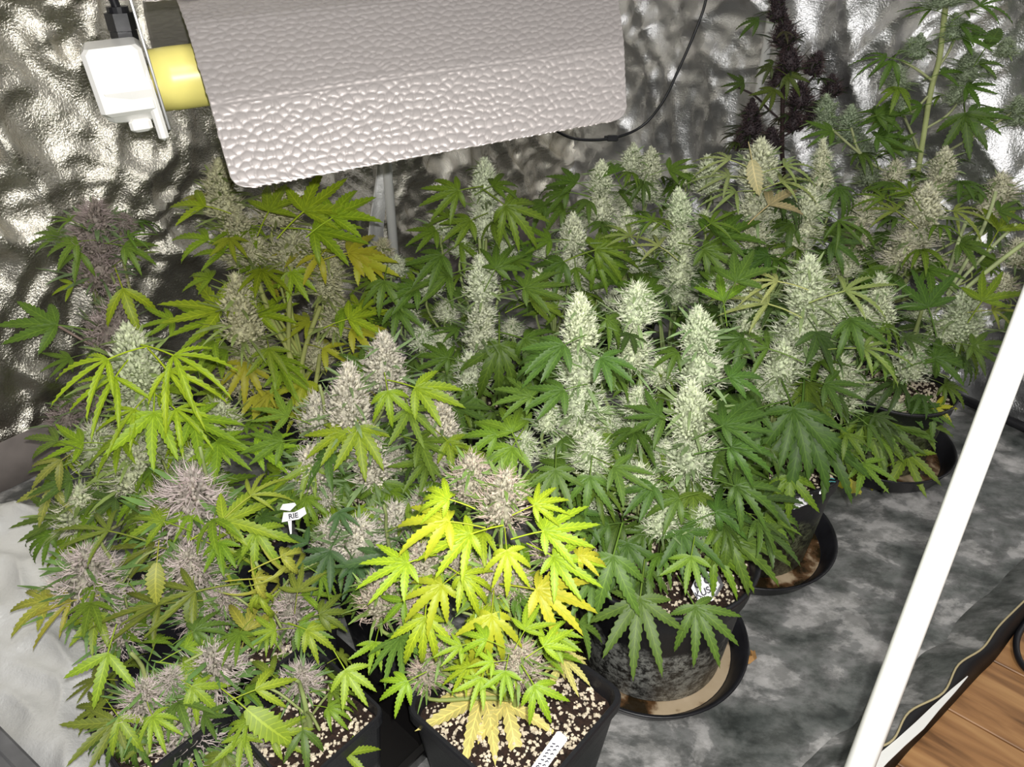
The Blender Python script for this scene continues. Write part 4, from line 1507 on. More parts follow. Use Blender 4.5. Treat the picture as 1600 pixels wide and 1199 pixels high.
# G: large plant in the nearest round pot
G_ = Plant(XG, 'dark', 'big dark-leaved plant with the whitest flowers, in the nearest round pot', 'round', 0.315, 0.25, 0.2, M_POT_G, lift=0.010)
G_.stem(.56, .008)
for a in ((905, 460, 908, 545, 56, 'cone', .04), (905, 535, 908, 600, 62, 'fluffy', .04), (905, 595, 905, 650, 70, 'fluffy', .03), (905, 640, 908, 700, 66, 'fluffy', .02), (995, 446, 994, 505, 58, 'fluffy', .08), (993, 510, 985, 575, 54, 'fluffy', .07), (1090, 482, 1094, 548, 54, 'cone', .06), (1092, 540, 1094, 602, 66, 'fluffy', .06),
          (1080, 600, 1080, 680, 66, 'cone', -.02), (1082, 670, 1078, 735, 72, 'fluffy', -.02), (1082, 725, 1075, 780, 64, 'fluffy', -.02), (997, 608, 995, 645, 44, 'fluffy', .02), (998, 640, 996, 690, 48, 'fluffy', .02), (925, 680, 920, 735, 50, 'fluffy', -.06), (856, 638, 855, 672, 36, 'fluffy', .0), (820, 678, 815, 718, 44, 'fluffy', -.04),
          (1000, 728, 1000, 778, 48, 'fluffy', -.06), (1030, 788, 1034, 832, 48, 'fluffy', -.1), (1100, 795, 1098, 832, 42, 'fluffy', -.1), (940, 765, 938, 795, 36, 'fluffy', -.06), (970, 700, 968, 735, 40, 'fluffy', .0), (1030, 560, 1030, 600, 38, 'fluffy', .06), (870, 690, 870, 725, 36, 'fluffy', .0), (1040, 690, 1040, 725, 36, 'fluffy', .0), (950, 640, 950, 672, 34, 'fluffy', .04), (945, 560, 945, 590, 34, 'fluffy', .06)):
    G_.bud(*a[:5], a[5], a[6], 3, leaf_px=60)
D1, D2, D3 = C(.05, .125, .02), C(.075, .165, .025), C(.11, .23, .02)
for a in ((1000, 936, -97, 108, D2, .66, LEAF7), (1086, 948, -62, 96, D2, .66, LEAF7), (1138, 842, -8, 118, D2, .55, LEAF7), (1115, 862, -30, 90, D3, .5, LEAF7), (958, 870, -105, 96, D2, .6, LEAF5), (1120, 800, 20, 80, D1, .5, LEAF7), (925, 905, -120, 70, D2, .55, LEAF5), (1065, 830, -60, 80, D1, .5, LEAF7), (980, 850, -80, 80, D1, .5, LEAF7),
          (868, 735, -92, 66, D2, .6, LEAF7), (800, 700, -120, 70, D3, .5, LEAF5), (922, 745, -95, 60, D2, .55, LEAF5), (960, 730, -30, 66, D2, .45, LEAF5), (905, 800, -80, 60, D1, .5, LEAF5), (800, 675, 115, 64, D3, .6, LEAF5), (775, 680, 175, 66, D3, .5, LEAF5), (1150, 760, -20, 90, D1, .4, LEAF7), (1140, 700, 5, 90, D1, .4, LEAF7), (1130, 665, 20, 80, D1, .4, LEAF7),
          (880, 540, -150, 70, D1, .45, LEAF5), (860, 560, 170, 80, D1, .4, LEAF7), (940, 560, -35, 60, D1, .45, LEAF5), (1030, 650, 160, 60, D1, .4, LEAF5), (1020, 760, -140, 60, D1, .45, LEAF5), (830, 620, 160, 70, D2, .4, LEAF7), (1060, 780, 200, 60, D2, .4, LEAF5), (950, 820, 190, 60, D1, .4, LEAF5), (880, 610, 200, 66, D1, .4, LEAF5), (1140, 590, 15, 70, D1, .4, LEAF5), (1080, 870, -100, 56, D3, .6, LEAF5)):
    G_.leaf(a[0], a[1], a[2], a[3], -.21 if a[1] > 865 else -.12, a[5], a[6], vary(a[4], .12))
G_.fill(46, .17, .30, .50, .066)

# H: plant in the middle round pot
H_ = Plant(XH, 'dark', 'dark plant with one dominant white spire, in the moss-sided middle round pot', 'round', 0.29, 0.25, 0.9, M_POT_H, lift=0.010)
H_.stem(.62, .008)
for a in ((1265, 400, 1256, 485, 62, 'cone', .0), (1258, 475, 1248, 540, 70, 'fluffy', .0), (1245, 530, 1238, 570, 56, 'fluffy', .0), (1302, 458, 1300, 502, 42, 'fluffy', .02), (1226, 535, 1220, 592, 54, 'fluffy', -.04), (1215, 590, 1210, 625, 46, 'fluffy', -.04), (1312, 555, 1310, 602, 44, 'fluffy', -.02), (1310, 600, 1310, 642, 50, 'fluffy', -.02),
          (1175, 445, 1170, 500, 50, 'fluffy', .04), (1168, 500, 1164, 550, 46, 'fluffy', .02), (1375, 430, 1375, 508, 44, 'spear', .06), (1345, 520, 1342, 550, 36, 'fluffy', .0), (1270, 610, 1268, 645, 40, 'fluffy', -.04), (1180, 580, 1178, 615, 40, 'fluffy', -.02), (1290, 520, 1288, 556, 40, 'fluffy', .02), (1130, 430, 1128, 470, 40, 'fluffy', .08), (1350, 480, 1348, 510, 34, 'fluffy', .04), (1180, 690, 1178, 720, 36, 'fluffy', -.06)):
    H_.bud(*a[:5], a[5], a[6], 3, leaf_px=60)
for a in ((1252, 650, -95, 120, D1, .62, LEAF7), (1240, 640, -70, 100, D1, .55, LEAF7), (1285, 690, -55, 96, D1, .55, LEAF7), (1235, 745, -88, 66, D3, .62, LEAF5), (1180, 640, -160, 90, D1, .4, LEAF7), (1200, 545, 165, 96, D2, .35, LEAFN), (1200, 475, 165, 90, C(.26, .34, .12), .3, LEAFN), (1215, 440, 172, 80, C(.26, .34, .12), .3, LEAFN),
          (1320, 455, 12, 90, C(.22, .32, .1), .35, LEAFN), (1350, 545, -5, 90, C(.16, .27, .06), .35, LEAFN), (1180, 690, -20, 70, D1, .4, LEAF7), (1150, 720, 170, 70, D1, .4, LEAF7), (1150, 440, 60, 66, D2, .45, LEAF5), (1130, 470, 100, 60, D3, .6, LEAF3), (1200, 800, -30, 80, D2, .5, LEAF7), (1290, 600, -20, 66, D1, .45, LEAF5), (1330, 500, -60, 60, D1, .4, LEAF5), (1160, 530, 190, 80, D1, .35, LEAF7)):
    H_.leaf(a[0], a[1], a[2], a[3], -.18 if a[1] > 700 else -.12, a[5], a[6], vary(a[4], .12))
H_.fill(56, .19, .27, .50, .070)

# I: plant in the far round pot, leaning right
I_ = Plant(XI, 'dark', 'plant leaning right with drooping lime leaves, in the farthest saucer', 'round', 0.26, 0.20, 0.9, M_POT_H, lift=0.010)
I_.stem(.42, .008)
for a in ((1512, 450, 1500, 530, 58, 'cone', -.02), (1480, 500, 1474, 530, 42, 'fluffy', -.02), (1430, 535, 1418, 590, 54, 'fluffy', -.06), (1396, 632, 1402, 662, 34, 'fluffy', -.08), (1345, 590, 1340, 625, 44, 'fluffy', -.04), (1370, 610, 1366, 640, 38, 'fluffy', -.04), (1440, 470, 1436, 500, 34, 'fluffy', .05)):
    I_.bud(*a[:5], a[5], a[6], 3, leaf_px=56)
for a in ((1352, 655, -70, 84, D3, .6, LEAF5), (1365, 660, -30, 90, D2, .55, LEAF5), (1416, 708, -65, 70, C(.14, .26, .02), .6, LEAF5), (1330, 735, -75, 64, C(.34, .42, .03, .6), .6, LEAF3), (1390, 660, -20, 76, D2, .5, LEAF5), (1462, 638, 10, 40, C(.34, .42, .03), .5, LEAF3), (1455, 640, -80, 44, D2, .5, LEAF3), (1460, 560, 15, 84, D1, .5, LEAF7), 
          (1450, 480, 110, 70, D1, .5, LEAF5), (1535, 470, 55, 60, C(.14, .26, .02), .5, LEAF5), (1550, 485, 0, 60, C(.2, .3, .05), .4, LEAFN), (1520, 540, -10, 70, D2, .45, LEAF7), (1420, 640, 10, 60, D1, .45, LEAF5)):
    I_.leaf(a[0], a[1], a[2], a[3], -.10, a[5], a[6], vary(a[4], .12))
for pts in (((1500, 520), (1450, 560), (1400, 600), (1330, 660)), ((1475, 535), (1440, 570), (1395, 605)), ((1600, 380), (1560, 410), (1510, 450))):
    m = MB()
    m.tube(spl([I_.loc(at_y(x, y, I_.base.y - .03)) for x, y in pts], 4), .0048, 7, False)
    o = m.build('branch', M_STEM, I_.root, True)
    o.color = (.42, .50, .22, 1)
I_.fill(22, .12, .22, .40, .066)

# J: plant in the middle of the back row
J_ = Plant((-0.065, 1.40), 'mid', 'plant with star-shaped fans around a tall flower, below the middle of the reflector')
J_.stem(.62, .007)
for a in ((757, 248, 759, 320, 48, 'cone', .0), (758, 312, 756, 372, 50, 'fluffy', .0), (692, 328, 692, 368, 38, 'fluffy', .02), (750, 400, 754, 470, 50, 'cone', -.06), (755, 462, 748, 545, 54, 'spear', -.06), (735, 552, 735, 605, 48, 'fluffy', -.08), (670, 425, 670, 462, 38, 'fluffy', .0), (660, 510, 660, 545, 38, 'fluffy', -.02), (725, 375, 722, 400, 32, 'fluffy', .02), (790, 375, 788, 402, 34, 'fluffy', .02),
          (690, 520, 688, 552, 34, 'fluffy', -.02), (800, 500, 800, 525, 30, 'fluffy', .0), (635, 470, 633, 505, 34, 'fluffy', .02), (700, 470, 698, 500, 32, 'fluffy', 0), (620, 400, 618, 430, 30, 'fluffy', .05)):
    J_.bud(*a[:5], a[5], a[6], 3, leaf_px=48)
K1, K2 = C(.10, .20, .02), C(.07, .155, .02)
for a in ((716, 298, 195, 66, K1, .6, LEAF7), (790, 322, -40, 78, K1, .65, LEAF7), (735, 345, -150, 52, K1, .5, LEAF5), (700, 430, -160, 70, K2, .5, LEAF5), (780, 540, -90, 92, K2, .65, LEAF7), (775, 420, 60, 60, K2, .6, LEAF7), (820, 450, 10, 70, K2, .45, LEAF7), (690, 400, -140, 60, K2, .5, LEAF5), (650, 450, 200, 60, K2, .45, LEAF5), (680, 360, 200, 50, K1, .4, LEAF5),
          (620, 480, -60, 52, K2, .5, LEAF5), (700, 560, 170, 64, K2, .5, LEAF7), (820, 530, -20, 80, K2, .45, LEAF7), (830, 470, 20, 70, K1, .5, LEAF5), (730, 600, -60, 50, K2, .5, LEAF5), (790, 590, -40, 64, K2, .5, LEAF7), (700, 340, 150, 44, K1, .4, LEAF3), (770, 290, 20, 50, K1, .4, LEAF5), (600, 440, -100, 50, K2, .5, LEAF5)):
    J_.leaf(a[0], a[1], a[2], a[3], -.10, a[5], a[6], vary(a[4], .12))
J_.fill(46, .17, .20, .50, .066)

# J2: second plant of that row, right of it
J2_ = Plant((0.10, 1.52), 'mid', 'plant with a blunt white flower right of the tall centre plant, before the cable')
J2_.stem(.55, .006)
for a in ((895, 335, 895, 395, 44, 'cone', -.04), (895, 388, 888, 445, 46, 'fluffy', -.04), (843, 425, 840, 472, 42, 'fluffy', -.08), (868, 450, 866, 480, 34, 'fluffy', -.05), (930, 425, 930, 455, 34, 'fluffy', 0), (998, 392, 998, 425, 36, 'fluffy', -.02), (980, 330, 976, 368, 34, 'fluffy', .04), (850, 380, 850, 405, 28, 'fluffy', .05), (960, 455, 958, 485, 32, 'fluffy', -.05), (905, 440, 905, 470, 32, 'fluffy', 0)):
    J2_.bud(*a[:5], a[5], a[6], 3, leaf_px=46)
for a in ((932, 390, 15, 84, K1, .5, LEAF7), (930, 405, -35, 60, K1, .6, LEAF7), (860, 375, 185, 50, K1, .45, LEAF5), (880, 410, -150, 60, K2, .5, LEAF5), (985, 370, 140, 60, C(.2, .3, .08), .35, LEAFN), (960, 440, 130, 60, K2, .5, LEAF5), (1000, 450, 40, 60, K2, .45, LEAF5), (830, 400, 170, 56, K2, .4, LEAF5), (870, 480, 170, 60, K1, .5, LEAF5)):
    J2_.leaf(a[0], a[1], a[2], a[3], -.08, a[5], a[6], vary(a[4], .12))
J2_.fill(36, .16, .20, .46, .062)

# K: back row, under the cable
K_ = Plant((0.30, 1.80), 'mid', 'dim dark-green plant with three flower tips under the cable clip at the back')
K_.stem(.58, .006)
for a in ((940, 252, 938, 302, 38, 'cone', -.04), (938, 296, 938, 348, 48, 'fluffy', -.04), (990, 226, 985, 272, 36, 'cone', .02), (1018, 232, 1015, 280, 38, 'cone', .0), (1010, 278, 1006, 315, 50, 'fluffy', .0), (975, 300, 973, 330, 36, 'fluffy', 0), (1105, 243, 1105, 304, 40, 'cone', -.06), (1070, 265, 1068, 290, 26, 'fluffy', .0), (920, 330, 918, 355, 32, 'fluffy', -.03)):
    K_.bud(*a[:5], a[5], a[6], 3, leaf_px=42)
for a in ((885, 300, 175, 66, K2, .4, LEAF7), (900, 285, 160, 50, K2, .4, LEAF5), (1045, 265, 10, 50, K2, .4, LEAF5), (880, 325, 190, 56, K2, .4, LEAF5), (960, 270, 120, 40, K2, .4, LEAF5), (850, 320, 200, 50, K2, .4, LEAF5)):
    K_.leaf(a[0], a[1], a[2], a[3], -.06, a[5], a[6], vary(a[4], .12))
K_.fill(40, .18, .20, .52, .064)

# K3: in front of it, the tall white spire left of the tan leaf
K3_ = Plant((0.36, 1.45), 'dark', 'plant with a straight knobbly white spire, left of the flower with the tan leaf')
K3_.stem(.58, .006)
for a in ((1060, 296, 1062, 350, 40, 'cone', .0), (1062, 342, 1060, 405, 44, 'fluffy', .0), (1065, 398, 1060, 445, 52, 'fluffy', -.02), (1062, 440, 1058, 472, 46, 'fluffy', -.02), (1100, 330, 1100, 358, 32, 'fluffy', .04), (1025, 350, 1024, 376, 28, 'fluffy', .05), (1120, 400, 1118, 430, 36, 'fluffy', .02), (1030, 430, 1030, 460, 34, 'fluffy', .0), (1140, 380, 1138, 415, 36, 'fluffy', .04), (1095, 440, 1092, 470, 34, 'fluffy', 0)):
    K3_.bud(*a[:5], a[5], a[6], 3, leaf_px=48)
for a in ((1100, 390, -20, 70, K2, .55, LEAF7), (1125, 370, 25, 76, K2, .4, LEAF5), (1110, 350, 30, 60, K1, .35, LEAFN), (1030, 385, 150, 56, C(.2, .3, .1), .35, LEAFN), (1020, 345, 160, 50, K1, .35, LEAFN), (1010, 460, 110, 66, K2, .5, LEAF5)):
    K3_.leaf(a[0], a[1], a[2], a[3], -.08, a[5], a[6], vary(a[4], .12))
K3_.fill(38, .16, .20, .46, .064)

# L: the bright spire with the tan leaf
L_ = Plant((0.56, 1.52), 'dark', 'plant with the thick bright spire and a tan dried leaf, right of centre')
L_.pal = dict(PAL['dark'], bud=(.62, .64, .44))
L_.stem(.66, .007)
for a in ((1190, 220, 1184, 292, 62, 'cone', -.04), (1186, 284, 1180, 345, 50, 'fluffy', -.04), (1180, 335, 1178, 385, 46, 'fluffy', -.04), (1266, 292, 1260, 345, 46, 'fluffy', .0), (1260, 338, 1255, 372, 48, 'fluffy', .0), (1286, 218, 1282, 302, 36, 'spear', .06), (1245, 360, 1240, 395, 42, 'fluffy', -.02), (1290, 300, 1288, 330, 30, 'fluffy', .05), (1150, 380, 1148, 415, 40, 'fluffy', 0), (1215, 390, 1212, 425, 40, 'fluffy', -.02), (1210, 330, 1210, 355, 28, 'fluffy', .02), (1320, 395, 1318, 430, 38, 'fluffy', .04), (1225, 300, 1225, 330, 26, 'fluffy', .03)):
    L_.bud(*a[:5], a[5], a[6], 3, leaf_px=50)
TAN = C(.27, .28, .15)
L_.leaf(1202, 320, 38, 66, -.14, .45, LEAF3, TAN)['label'] = 'tan dried leaf'
L_.leaf(1175, 250, -80, 50, -.14, .7, LEAF1, C(.34, .38, .2))
for a in ((1140, 250, 165, 66, C(.2, .3, .12), .3, LEAFN), (1140, 275, 178, 66, C(.2, .3, .12), .3, LEAFN), (1150, 300, 190, 60, C(.2, .3, .1), .3, LEAFN), (1225, 260, 10, 66, C(.2, .3, .1), .3, LEAFN), (1220, 285, 15, 70, C(.2, .3, .1), .3, LEAFN), (1310, 345, -40, 56, K2, .4, LEAFN), (1300, 380, -20, 60, D1, .45, LEAF5), (1200, 400, 190, 60, D1, .4, LEAF5)):
    L_.leaf(a[0], a[1], a[2], a[3], -.10, a[5], a[6], vary(a[4], .12))
L_.fill(48, .18, .22, .54, .066)

# M: right back
M_ = Plant((0.73, 1.70), 'mid', 'plant with a fat pinkish-white spire and bare green stalks, back right')
M_.pal = dict(PAL['mid'], bud=(.68, .67, .48), hair=(.84, .78, .64))
M_.stem(.60, .007)
for a in ((1450, 288, 1440, 352, 58, 'cone', -.10), (1440, 342, 1430, 382, 60, 'fluffy', -.10), (1420, 362, 1410, 412, 60, 'fluffy', -.10), (1478, 232, 1470, 282, 40, 'cone', .0), (1466, 275, 1460, 305, 42, 'fluffy', .0), (1566, 272, 1560, 315, 40, 'fluffy', .0), (1545, 312, 1542, 340, 34, 'fluffy', .0), (1356, 306, 1345, 350, 40, 'fluffy', -.06), (1342, 344, 1334, 388, 38, 'fluffy', -.06), (1322, 382, 1318, 425, 38, 'fluffy', -.06),
          (1592, 375, 1585, 415, 38, 'fluffy', .0), (1510, 395, 1508, 420, 26, 'fluffy', .0), (1400, 250, 1396, 285, 30, 'fluffy', .08), (1470, 400, 1466, 430, 34, 'fluffy', -.04), (1390, 400, 1388, 430, 34, 'fluffy', -.05), (1570, 430, 1566, 465, 36, 'fluffy', -.05)):
    M_.bud(*a[:5], a[5], a[6], 3, leaf_px=50)
for a in ((1490, 330, -5, 80, C(.16, .26, .05), .3, LEAFN), (1400, 330, 150, 66, C(.16, .26, .05), .3, LEAFN), (1380, 310, 160, 60, K1, .35, LEAFN), (1560, 360, 60, 60, C(.15, .26, .02), .6, LEAF3), (1500, 380, -20, 60, K2, .4, LEAF5), (1360, 420, -60, 50, K2, .5, LEAF5), (1420, 300, 130, 50, K1, .4, LEAFN), (1560, 330, 10, 50, K2, .4, LEAF5), (1450, 420, -30, 60, K2, .4, LEAF5)):
    M_.leaf(a[0], a[1], a[2], a[3], -.12, a[5], a[6], vary(a[4], .12))
for pts in (((1588, 350), (1556, 380), (1530, 408), (1500, 440), (1460, 490)), ((1510, 345), (1500, 370), (1490, 400), (1470, 460)), ((1418, 385), (1398, 425), (1380, 480)), ((1556, 300), (1545, 335), (1520, 390), (1480, 460))):
    m = MB()
    m.tube(spl([M_.loc(at_y(x, y, M_.base.y - .12)) for x, y in pts], 4), .004, 7, False)
    o = m.build('branch', M_STEM, M_.root, True)
    o.color = (.48, .56, .28, 1)
M_.fill(50, .20, .22, .56, .066)

# N: tall spindly plant at the right
N_ = Plant((0.90, 1.85), 'mid', 'tall spindly plant with a long bare green stem at the top right')
N_.pal = dict(PAL['mid'], bud=(.33, .40, .26), hair=(.42, .48, .34))
for a in ((1330, 165, 1326, 222, 42, 'spear', .0), (1292, 148, 1290, 205, 36, 'spear', .04), (1352, 215, 1350, 250, 36, 'fluffy', .0), (1478, -15, 1474, 12, 46, 'fluffy', -.08), (1494, 20, 1488, 62, 34, 'spear', -.06), (1440, 52, 1430, 92, 30, 'spear', -.04), (1405, 100, 1402, 142, 34, 'spear', -.04), (1412, 150, 1405, 180, 32, 'fluffy', -.04), (1518, 78, 1508, 128, 44, 'spear', -.06), (1500, 125, 1494, 162, 32, 'fluffy', -.06), (1425, 60, 1428, 84, 24, 'fluffy', -.03), (1592, 150, 1590, 195, 40, 'spear', -.05), (1420, 215, 1415, 245, 34, 'fluffy', 0), (1575, 60, 1570, 90, 30, 'fluffy', 0), (1360, 255, 1356, 290, 34, 'fluffy', 0)):
    N_.bud(*a[:5], a[5], a[6], 2, leaf_px=40, branch=False)
stemP = [N_.loc(at_y(x, y, N_.base.y - .05)) for x, y in ((1478, 5), (1468, 90), (1455, 140), (1445, 200), (1436, 260), (1428, 330), (1415, 440))]
m = MB()
m.tube(spl(stemP + [Vector((0, 0, N_.zs - .01))], 5), .0062, 8, False)
o = m.build('stem', M_STEM, N_.root, True)
o.color = (.46, .52, .22, 1)
for pts in (((1455, 125), (1435, 110), (1410, 95)), ((1462, 110), (1480, 85), (1492, 60)), ((1450, 150), (1425, 175), (1412, 165)), ((1437, 240), (1425, 210), (1412, 180)), ((1448, 200), (1480, 180), (1505, 150)), ((1436, 262), (1390, 270), (1345, 240), (1330, 200)), ((1355, 250), (1320, 220), (1292, 195)), ((1600, 160), (1560, 190), (1440, 260))):
    m = MB()
    m.tube(spl([N_.loc(at_y(x, y, N_.base.y - .05)) for x, y in pts], 4), .003, 6, False)
    o = m.build('branch', M_STEM, N_.root, True)
    o.color = (.40, .44, .22, 1)
N1 = C(.06, .14, .02)
for a in ((1385, 90, 175, 62, N1, .35, LEAFN), (1395, 95, -120, 40, N1, .5, LEAF3), (1508, 178, -85, 66, N1, .65, LEAF5), (1515, 180, 0, 70, N1, .4, LEAF5), (1540, 75, 55, 50, N1, .5, LEAF1), (1505, 60, 5, 60, N1, .35, LEAF5), (1530, 10, 20, 70, N1, .35, LEAFN), (1470, 115, 15, 44, N1, .45, LEAF3), (1455, 15, 170, 50, N1, .35, LEAFN), (1440, 165, 195, 46, N1, .45, LEAF3), (1510, 135, -10, 50, N1, .45, LEAF5), (1530, 100, 10, 46, N1, .4, LEAF3),
          (1370, 180, 15, 60, N1, .5, LEAF5), (1395, 180, 190, 56, N1, .45, LEAF5), (1370, 215, 10, 60, N1, .5, LEAF7), (1390, 230, 30, 50, N1, .5, LEAF5), (1300, 205, 190, 50, N1, .45, LEAF5), (1500, 40, 0, 50, N1, .4, LEAF3)):
    N_.leaf(a[0], a[1], a[2], a[3], -.08, a[5], a[6], vary(a[4], .15))
N_.fill(40, .20, .30, .66, .066)

# O: dark plum plant against the bright right wall
O_ = Plant((0.72, 2.14), 'plum', 'dark plum-coloured plant standing out against the bright crumpled right wall', kind='square')
for a in ((1216, -25, 1214, 35, 38, 'spear', .0), (1226, 25, 1226, 75, 44, 'fluffy', .0), (1228, 68, 1236, 116, 46, 'fluffy', .0), (1282, 82, 1264, 118, 38, 'fluffy', .0), (1300, 118, 1300, 152, 36, 'fluffy', .0), (1176, 155, 1172, 215, 46, 'spear', .0), (1250, 130, 1250, 170, 44, 'fluffy', .0), (1240, 170, 1240, 205, 40, 'fluffy', .0), (1215, 110, 1216, 135, 34, 'fluffy', .0), (1275, 160, 1272, 195, 40, 'fluffy', 0), (1205, 200, 1205, 235, 40, 'fluffy', 0), (1160, 200, 1160, 235, 34, 'fluffy', 0)):
    O_.bud(*a[:4], a[4] * .82, a[5], a[6], 2, leaf_px=24, branch=False)
m = MB()
m.tube(spl([O_.loc(at_y(x, y, O_.base.y)) for x, y in ((1216, 10), (1226, 80), (1223, 150), (1222, 230), (1220, 330))] + [Vector((0, 0, O_.zs - .01))], 5), .0062, 8, False)
o = m.build('stem', M_STEM, O_.root, True)
o.color = (.05, .03, .03, 1)
for pts in (((1222, 190), (1200, 170), (1180, 150), (1150, 135)), ((1223, 170), (1245, 150), (1275, 115)), ((1222, 215), (1260, 190), (1298, 150)), ((1222, 240), (1195, 235), (1174, 210))):
    m = MB()
    m.tube(spl([O_.loc(at_y(x, y, O_.base.y)) for x, y in pts], 4), .003, 6, False)
    o = m.build('branch', M_STEM, O_.root, True)
    o.color = (.05, .035, .035, 1)
for a in ((1185, 33, 180, 40, C(.05, .11, .02), .4, LEAF5), (1162, 130, 185, 36, C(.05, .1, .02), .5, LEAF5), (1210, 140, -130, 36, C(.07, .12, .02), .5, LEAF5), (1230, 118, -40, 36, C(.07, .12, .02), .5, LEAF5), (1205, 105, 200, 30, C(.05, .08, .02), .5, LEAF5)):
    O_.leaf(a[0], a[1], a[2], a[3], -.04, a[5], a[6], vary(a[4], .15))
O_.fill(14, .16, .28, .58, .05)


# ------------------------------------------------------------------ plant tags, twine, fallen leaf
def tag_frame(p, x_dir, y_dir):
    x = Vector(x_dir).normalized()
    n = x.cross(Vector(y_dir)).normalized()
    y = n.cross(x)
    M4 = Matrix((x, y, n)).transposed().to_4x4()
    M4.translation = p
    return M4


def plate(poly, th=0.0012):
    m = MB()
    n = len(poly)
    m.add([(x, y, th / 2) for x, y in poly] + [(x, y, -th / 2) for x, y in poly],
          [tuple(range(n)), tuple(range(2 * n - 1, n - 1, -1))] + [(k, n + k, n + (k + 1) % n, (k + 1) % n) for k in range(n)])
    return m


def text_mesh(s, size, mat, parent, loc, rot=0.0, shear=0.0):
    cu = bpy.data.curves.new('lettering', 'FONT')
    cu.body = s
    cu.size = size
    cu.align_x = cu.align_y = 'CENTER'
    cu.extrude = 0.0002
    cu.offset = size * 0.028
    cu.shear = shear
    t = bpy.data.objects.new('tmp', cu)
    COL.objects.link(t)
    bpy.context.view_layer.update()
    me = bpy.data.meshes.new_from_object(t.evaluated_get(bpy.context.evaluated_depsgraph_get()))
    bpy.data.objects.remove(t)
    me.materials.clear()
    me.materials.append(mat)
    o = bpy.data.objects.new('lettering', me)
    COL.objects.link(o)
    o.parent = parent
    o.location = loc
    o.rotation_euler = (0, 0, rot)
    return o


def view_tag(name, px, py, z, ang, tilt):
    """empty whose local x runs at ang degrees in the picture, facing up and towards the door"""
    p = at_z(px, py, z)
    a = math.radians(ang)
    rdv = (p - EYE).normalized()
    n = (Vector((0, 0, 1)) * (1 - tilt) - rdv * tilt).normalized()
    D = Vector((math.cos(a), 0, 0)) + UPC * math.sin(a)
    x = D + rdv * (-D.dot(n) / rdv.dot(n))
    x.normalize()
    o = bpy.data.objects.new(name, None)
    COL.objects.link(o)
    o.empty_display_size = 0.02
    o.matrix_world = tag_frame(p, x, n.cross(x))
    return o, depth(p) / F


# OG KUSH tag in the nearest round pot
t, s = view_tag('plant_tag', 1102, 918, G_.zs + 0.075, 26, 0.8)
plate([(-20 * s, -17 * s), (-8 * s, -17 * s), (-3 * s, -13 * s), (3 * s, -18 * s), (22 * s, -8 * s), (24 * s, 12 * s), (14 * s, 20 * s), (-6 * s, 19 * s), (-20 * s, 8 * s)]).build('tag_plate', M_TAG, t)
plate([(9 * s, -19 * s), (27 * s, -9 * s), (28 * s, 14 * s), (20 * s, 22 * s), (22 * s, -6 * s), (4 * s, -17 * s)], .0016).build('black_border', M_BLACK, t)
m = MB()
for k in range(6):
    x0, y0 = 9 + 2.2 * k, -15.5 + 1.4 * k
    m.tube([(x0 * s, y0 * s, .0012), ((x0 - .6) * s, (y0 + 2.2) * s, .0012)], .45 * s, 4)
m.build('small_print', M_TAG, t)
text_mesh('O G', 15 * s, M_INK, t, (-1 * s, 8 * s, .0008), 0.0, .1)
text_mesh('KUSH', 14 * s, M_INK, t, (-3 * s, -6 * s, .0008), 0.0, .1)
m = plate([(-3 * s, -22 * s), (2 * s, -22 * s), (3 * s, -15 * s), (-4 * s, -15 * s)])
m.build('tag_stake', M_TAG, t)
tag(t, 'white plant tag with handwritten OG KUSH in the nearest round pot', 'plant tag', 'white plant tags')

# RIE tag on the rim of the centre pot
t, s = view_tag('plant_tag', 458, 803, 0.295, 8, 0.75)
plate([(-18 * s, -11 * s), (8 * s, -10 * s), (20 * s, -3 * s), (18 * s, 8 * s), (2 * s, 2 * s), (-14 * s, 4 * s)]).build('tag_plate', M_TAG, t)
m = plate([(-19 * s, 8 * s), (-4 * s, 4 * s), (6 * s, 12 * s), (4 * s, 16 * s), (-14 * s, 16 * s)])
m.v = [(x, y, z + 0.004 + 0.1 * abs(x)) for x, y, z in m.v]
m.build('folded_flap', M_TAG, t)
text_mesh('RIE', 11 * s, M_INK, t, (0, -4 * s, .0008), 0.05)
plate([(-7 * s, -34 * s), (-5 * s, -34 * s), (-3 * s, -9 * s), (-9 * s, -9 * s)]).build('tag_stake', M_TAG, t)
tag(t, 'white folded tag lettered RIE on the rim of a square pot, centre left', 'plant tag', 'white plant tags')

# long tag in the front square pot, scribbled over
t, s = view_tag('plant_tag', 862, 1172, F_.zs + 0.022, 55, 0.72)
plate([(-60 * s, -9 * s), (26 * s, -11 * s), (29 * s, -8 * s), (29 * s, 6 * s), (26 * s, 9 * s), (-60 * s, 10 * s)]).build('tag_plate', M_TAG, t)
m = MB()
r = random.Random(5)
for row in (-4.5, 2.5):
    x = 10.0
    while x > -40:
        a = r.uniform(-1, 1)
        m.tube([(x * s, (row - 2) * s, .001), ((x + 1.5 * a) * s, row * s, .001), ((x - 2.5) * s, (row + 2.2) * s, .001)], .9 * s, 4)
        x -= r.uniform(5, 7.5)
m.build('handwriting', M_INK, t)
tag(t, 'long white tag with two smudged lines of writing in the front square pot', 'plant tag', 'white plant tags')

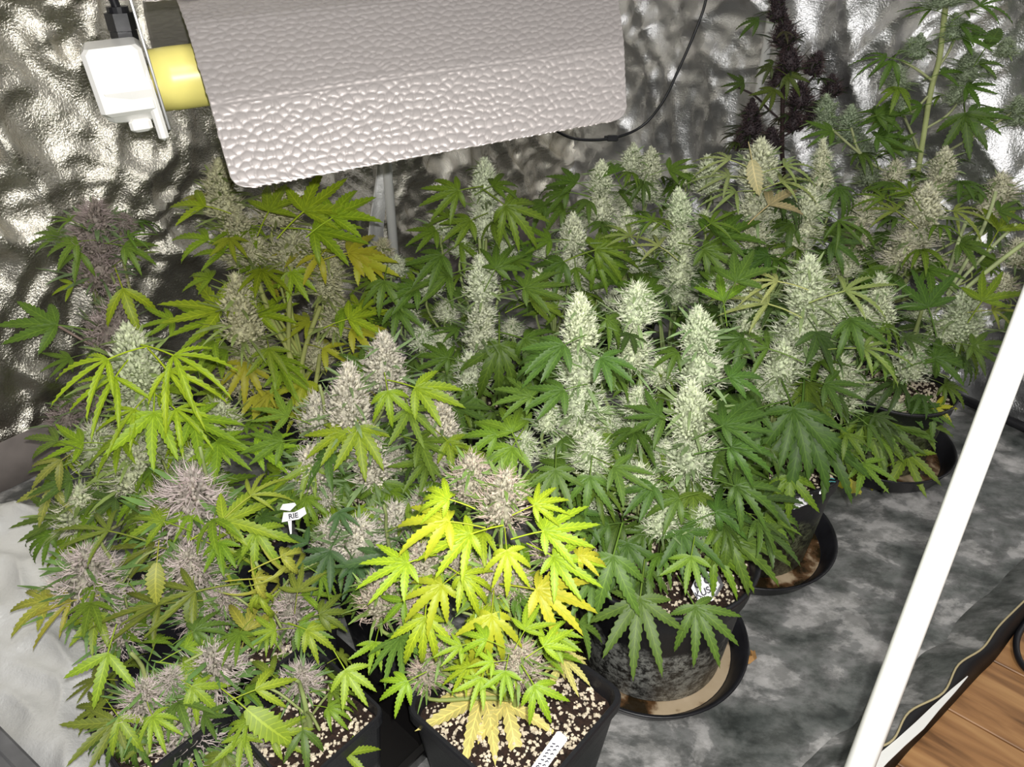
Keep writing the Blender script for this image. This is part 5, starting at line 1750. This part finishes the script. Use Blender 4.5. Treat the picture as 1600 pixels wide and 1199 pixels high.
# small tag in the middle round pot
t, s = view_tag('plant_tag', 1254, 781, H_.zs + 0.03, 25, 0.7)
plate([(-20 * s, -8 * s), (10 * s, -10 * s), (18 * s, 2 * s), (8 * s, 14 * s), (0, 8 * s), (-12 * s, 6 * s)]).build('tag_plate', M_TAG, t)
m = MB()
for k in range(5):
    m.tube([((2 + 2.5 * k) * s, -4 * s, .001), ((4 + 2 * k) * s, 2 * s, .001), ((3 + 2.4 * k) * s, 5 * s, .001)], .6 * s, 4)
m.build('handwriting', M_INK, t)
tag(t, 'small white tag half covered by a yellow leaf in the middle round pot', 'plant tag', 'white plant tags')

# grey twine with a teal knot at the rim of the middle round pot
k0 = at_z(1288, 755, 0.27)
tw = empty('twine', k0)
m = MB()
m.tube(spl([at_z(1294, 732, 0.30), at_z(1289, 752, 0.275), at_z(1281, 772, 0.255)], 4), .0022, 6)
local(m, tw).build('cord', M_BRACKET, tw)
m = MB()
for dx, dyy in ((16, -6), (17, -2), (-2, 4)):
    m.tube(spl([k0, at_z(1288 + dx * .5, 755 + dyy * 1.2, .275), at_z(1288 + dx, 755 + dyy, .27)], 3), .0012, 5)
local(m, tw).build('teal_knot', M_STRING, tw)
tag(tw, 'grey twine with a teal knot at the rim of the middle round pot', 'twine')

# dry leaf on the floor beside the nearest saucer
p = at_z(1174, 1030, 0.004)
m = MB()
s = depth(p) / F
out = [(-15, -9), (-6, -10), (2, -6), (9, 1), (10, 15), (5, 9), (1, 12), (-1, 5), (-7, 3), (-9, -3)]
vs = [(x * s, y * s * 1.1, .004 + .004 * math.sin(x * .5)) for x, y in out] + [(0, 0, .009)]
fs = [(k, (k + 1) % 10, 10) for k in range(10)]
m.add(vs, fs)
o = m.build('fallen_leaf', M_DRY, None, origin=(0, 0, 0))
o.location = p
o.modifiers.new('thick', 'SOLIDIFY').thickness = .0006
tag(o, 'small dry orange leaf on the silver floor beside the nearest saucer', 'leaf')
print('leaves', LEAVES_OUT[0], 'objects', len(bpy.data.objects))
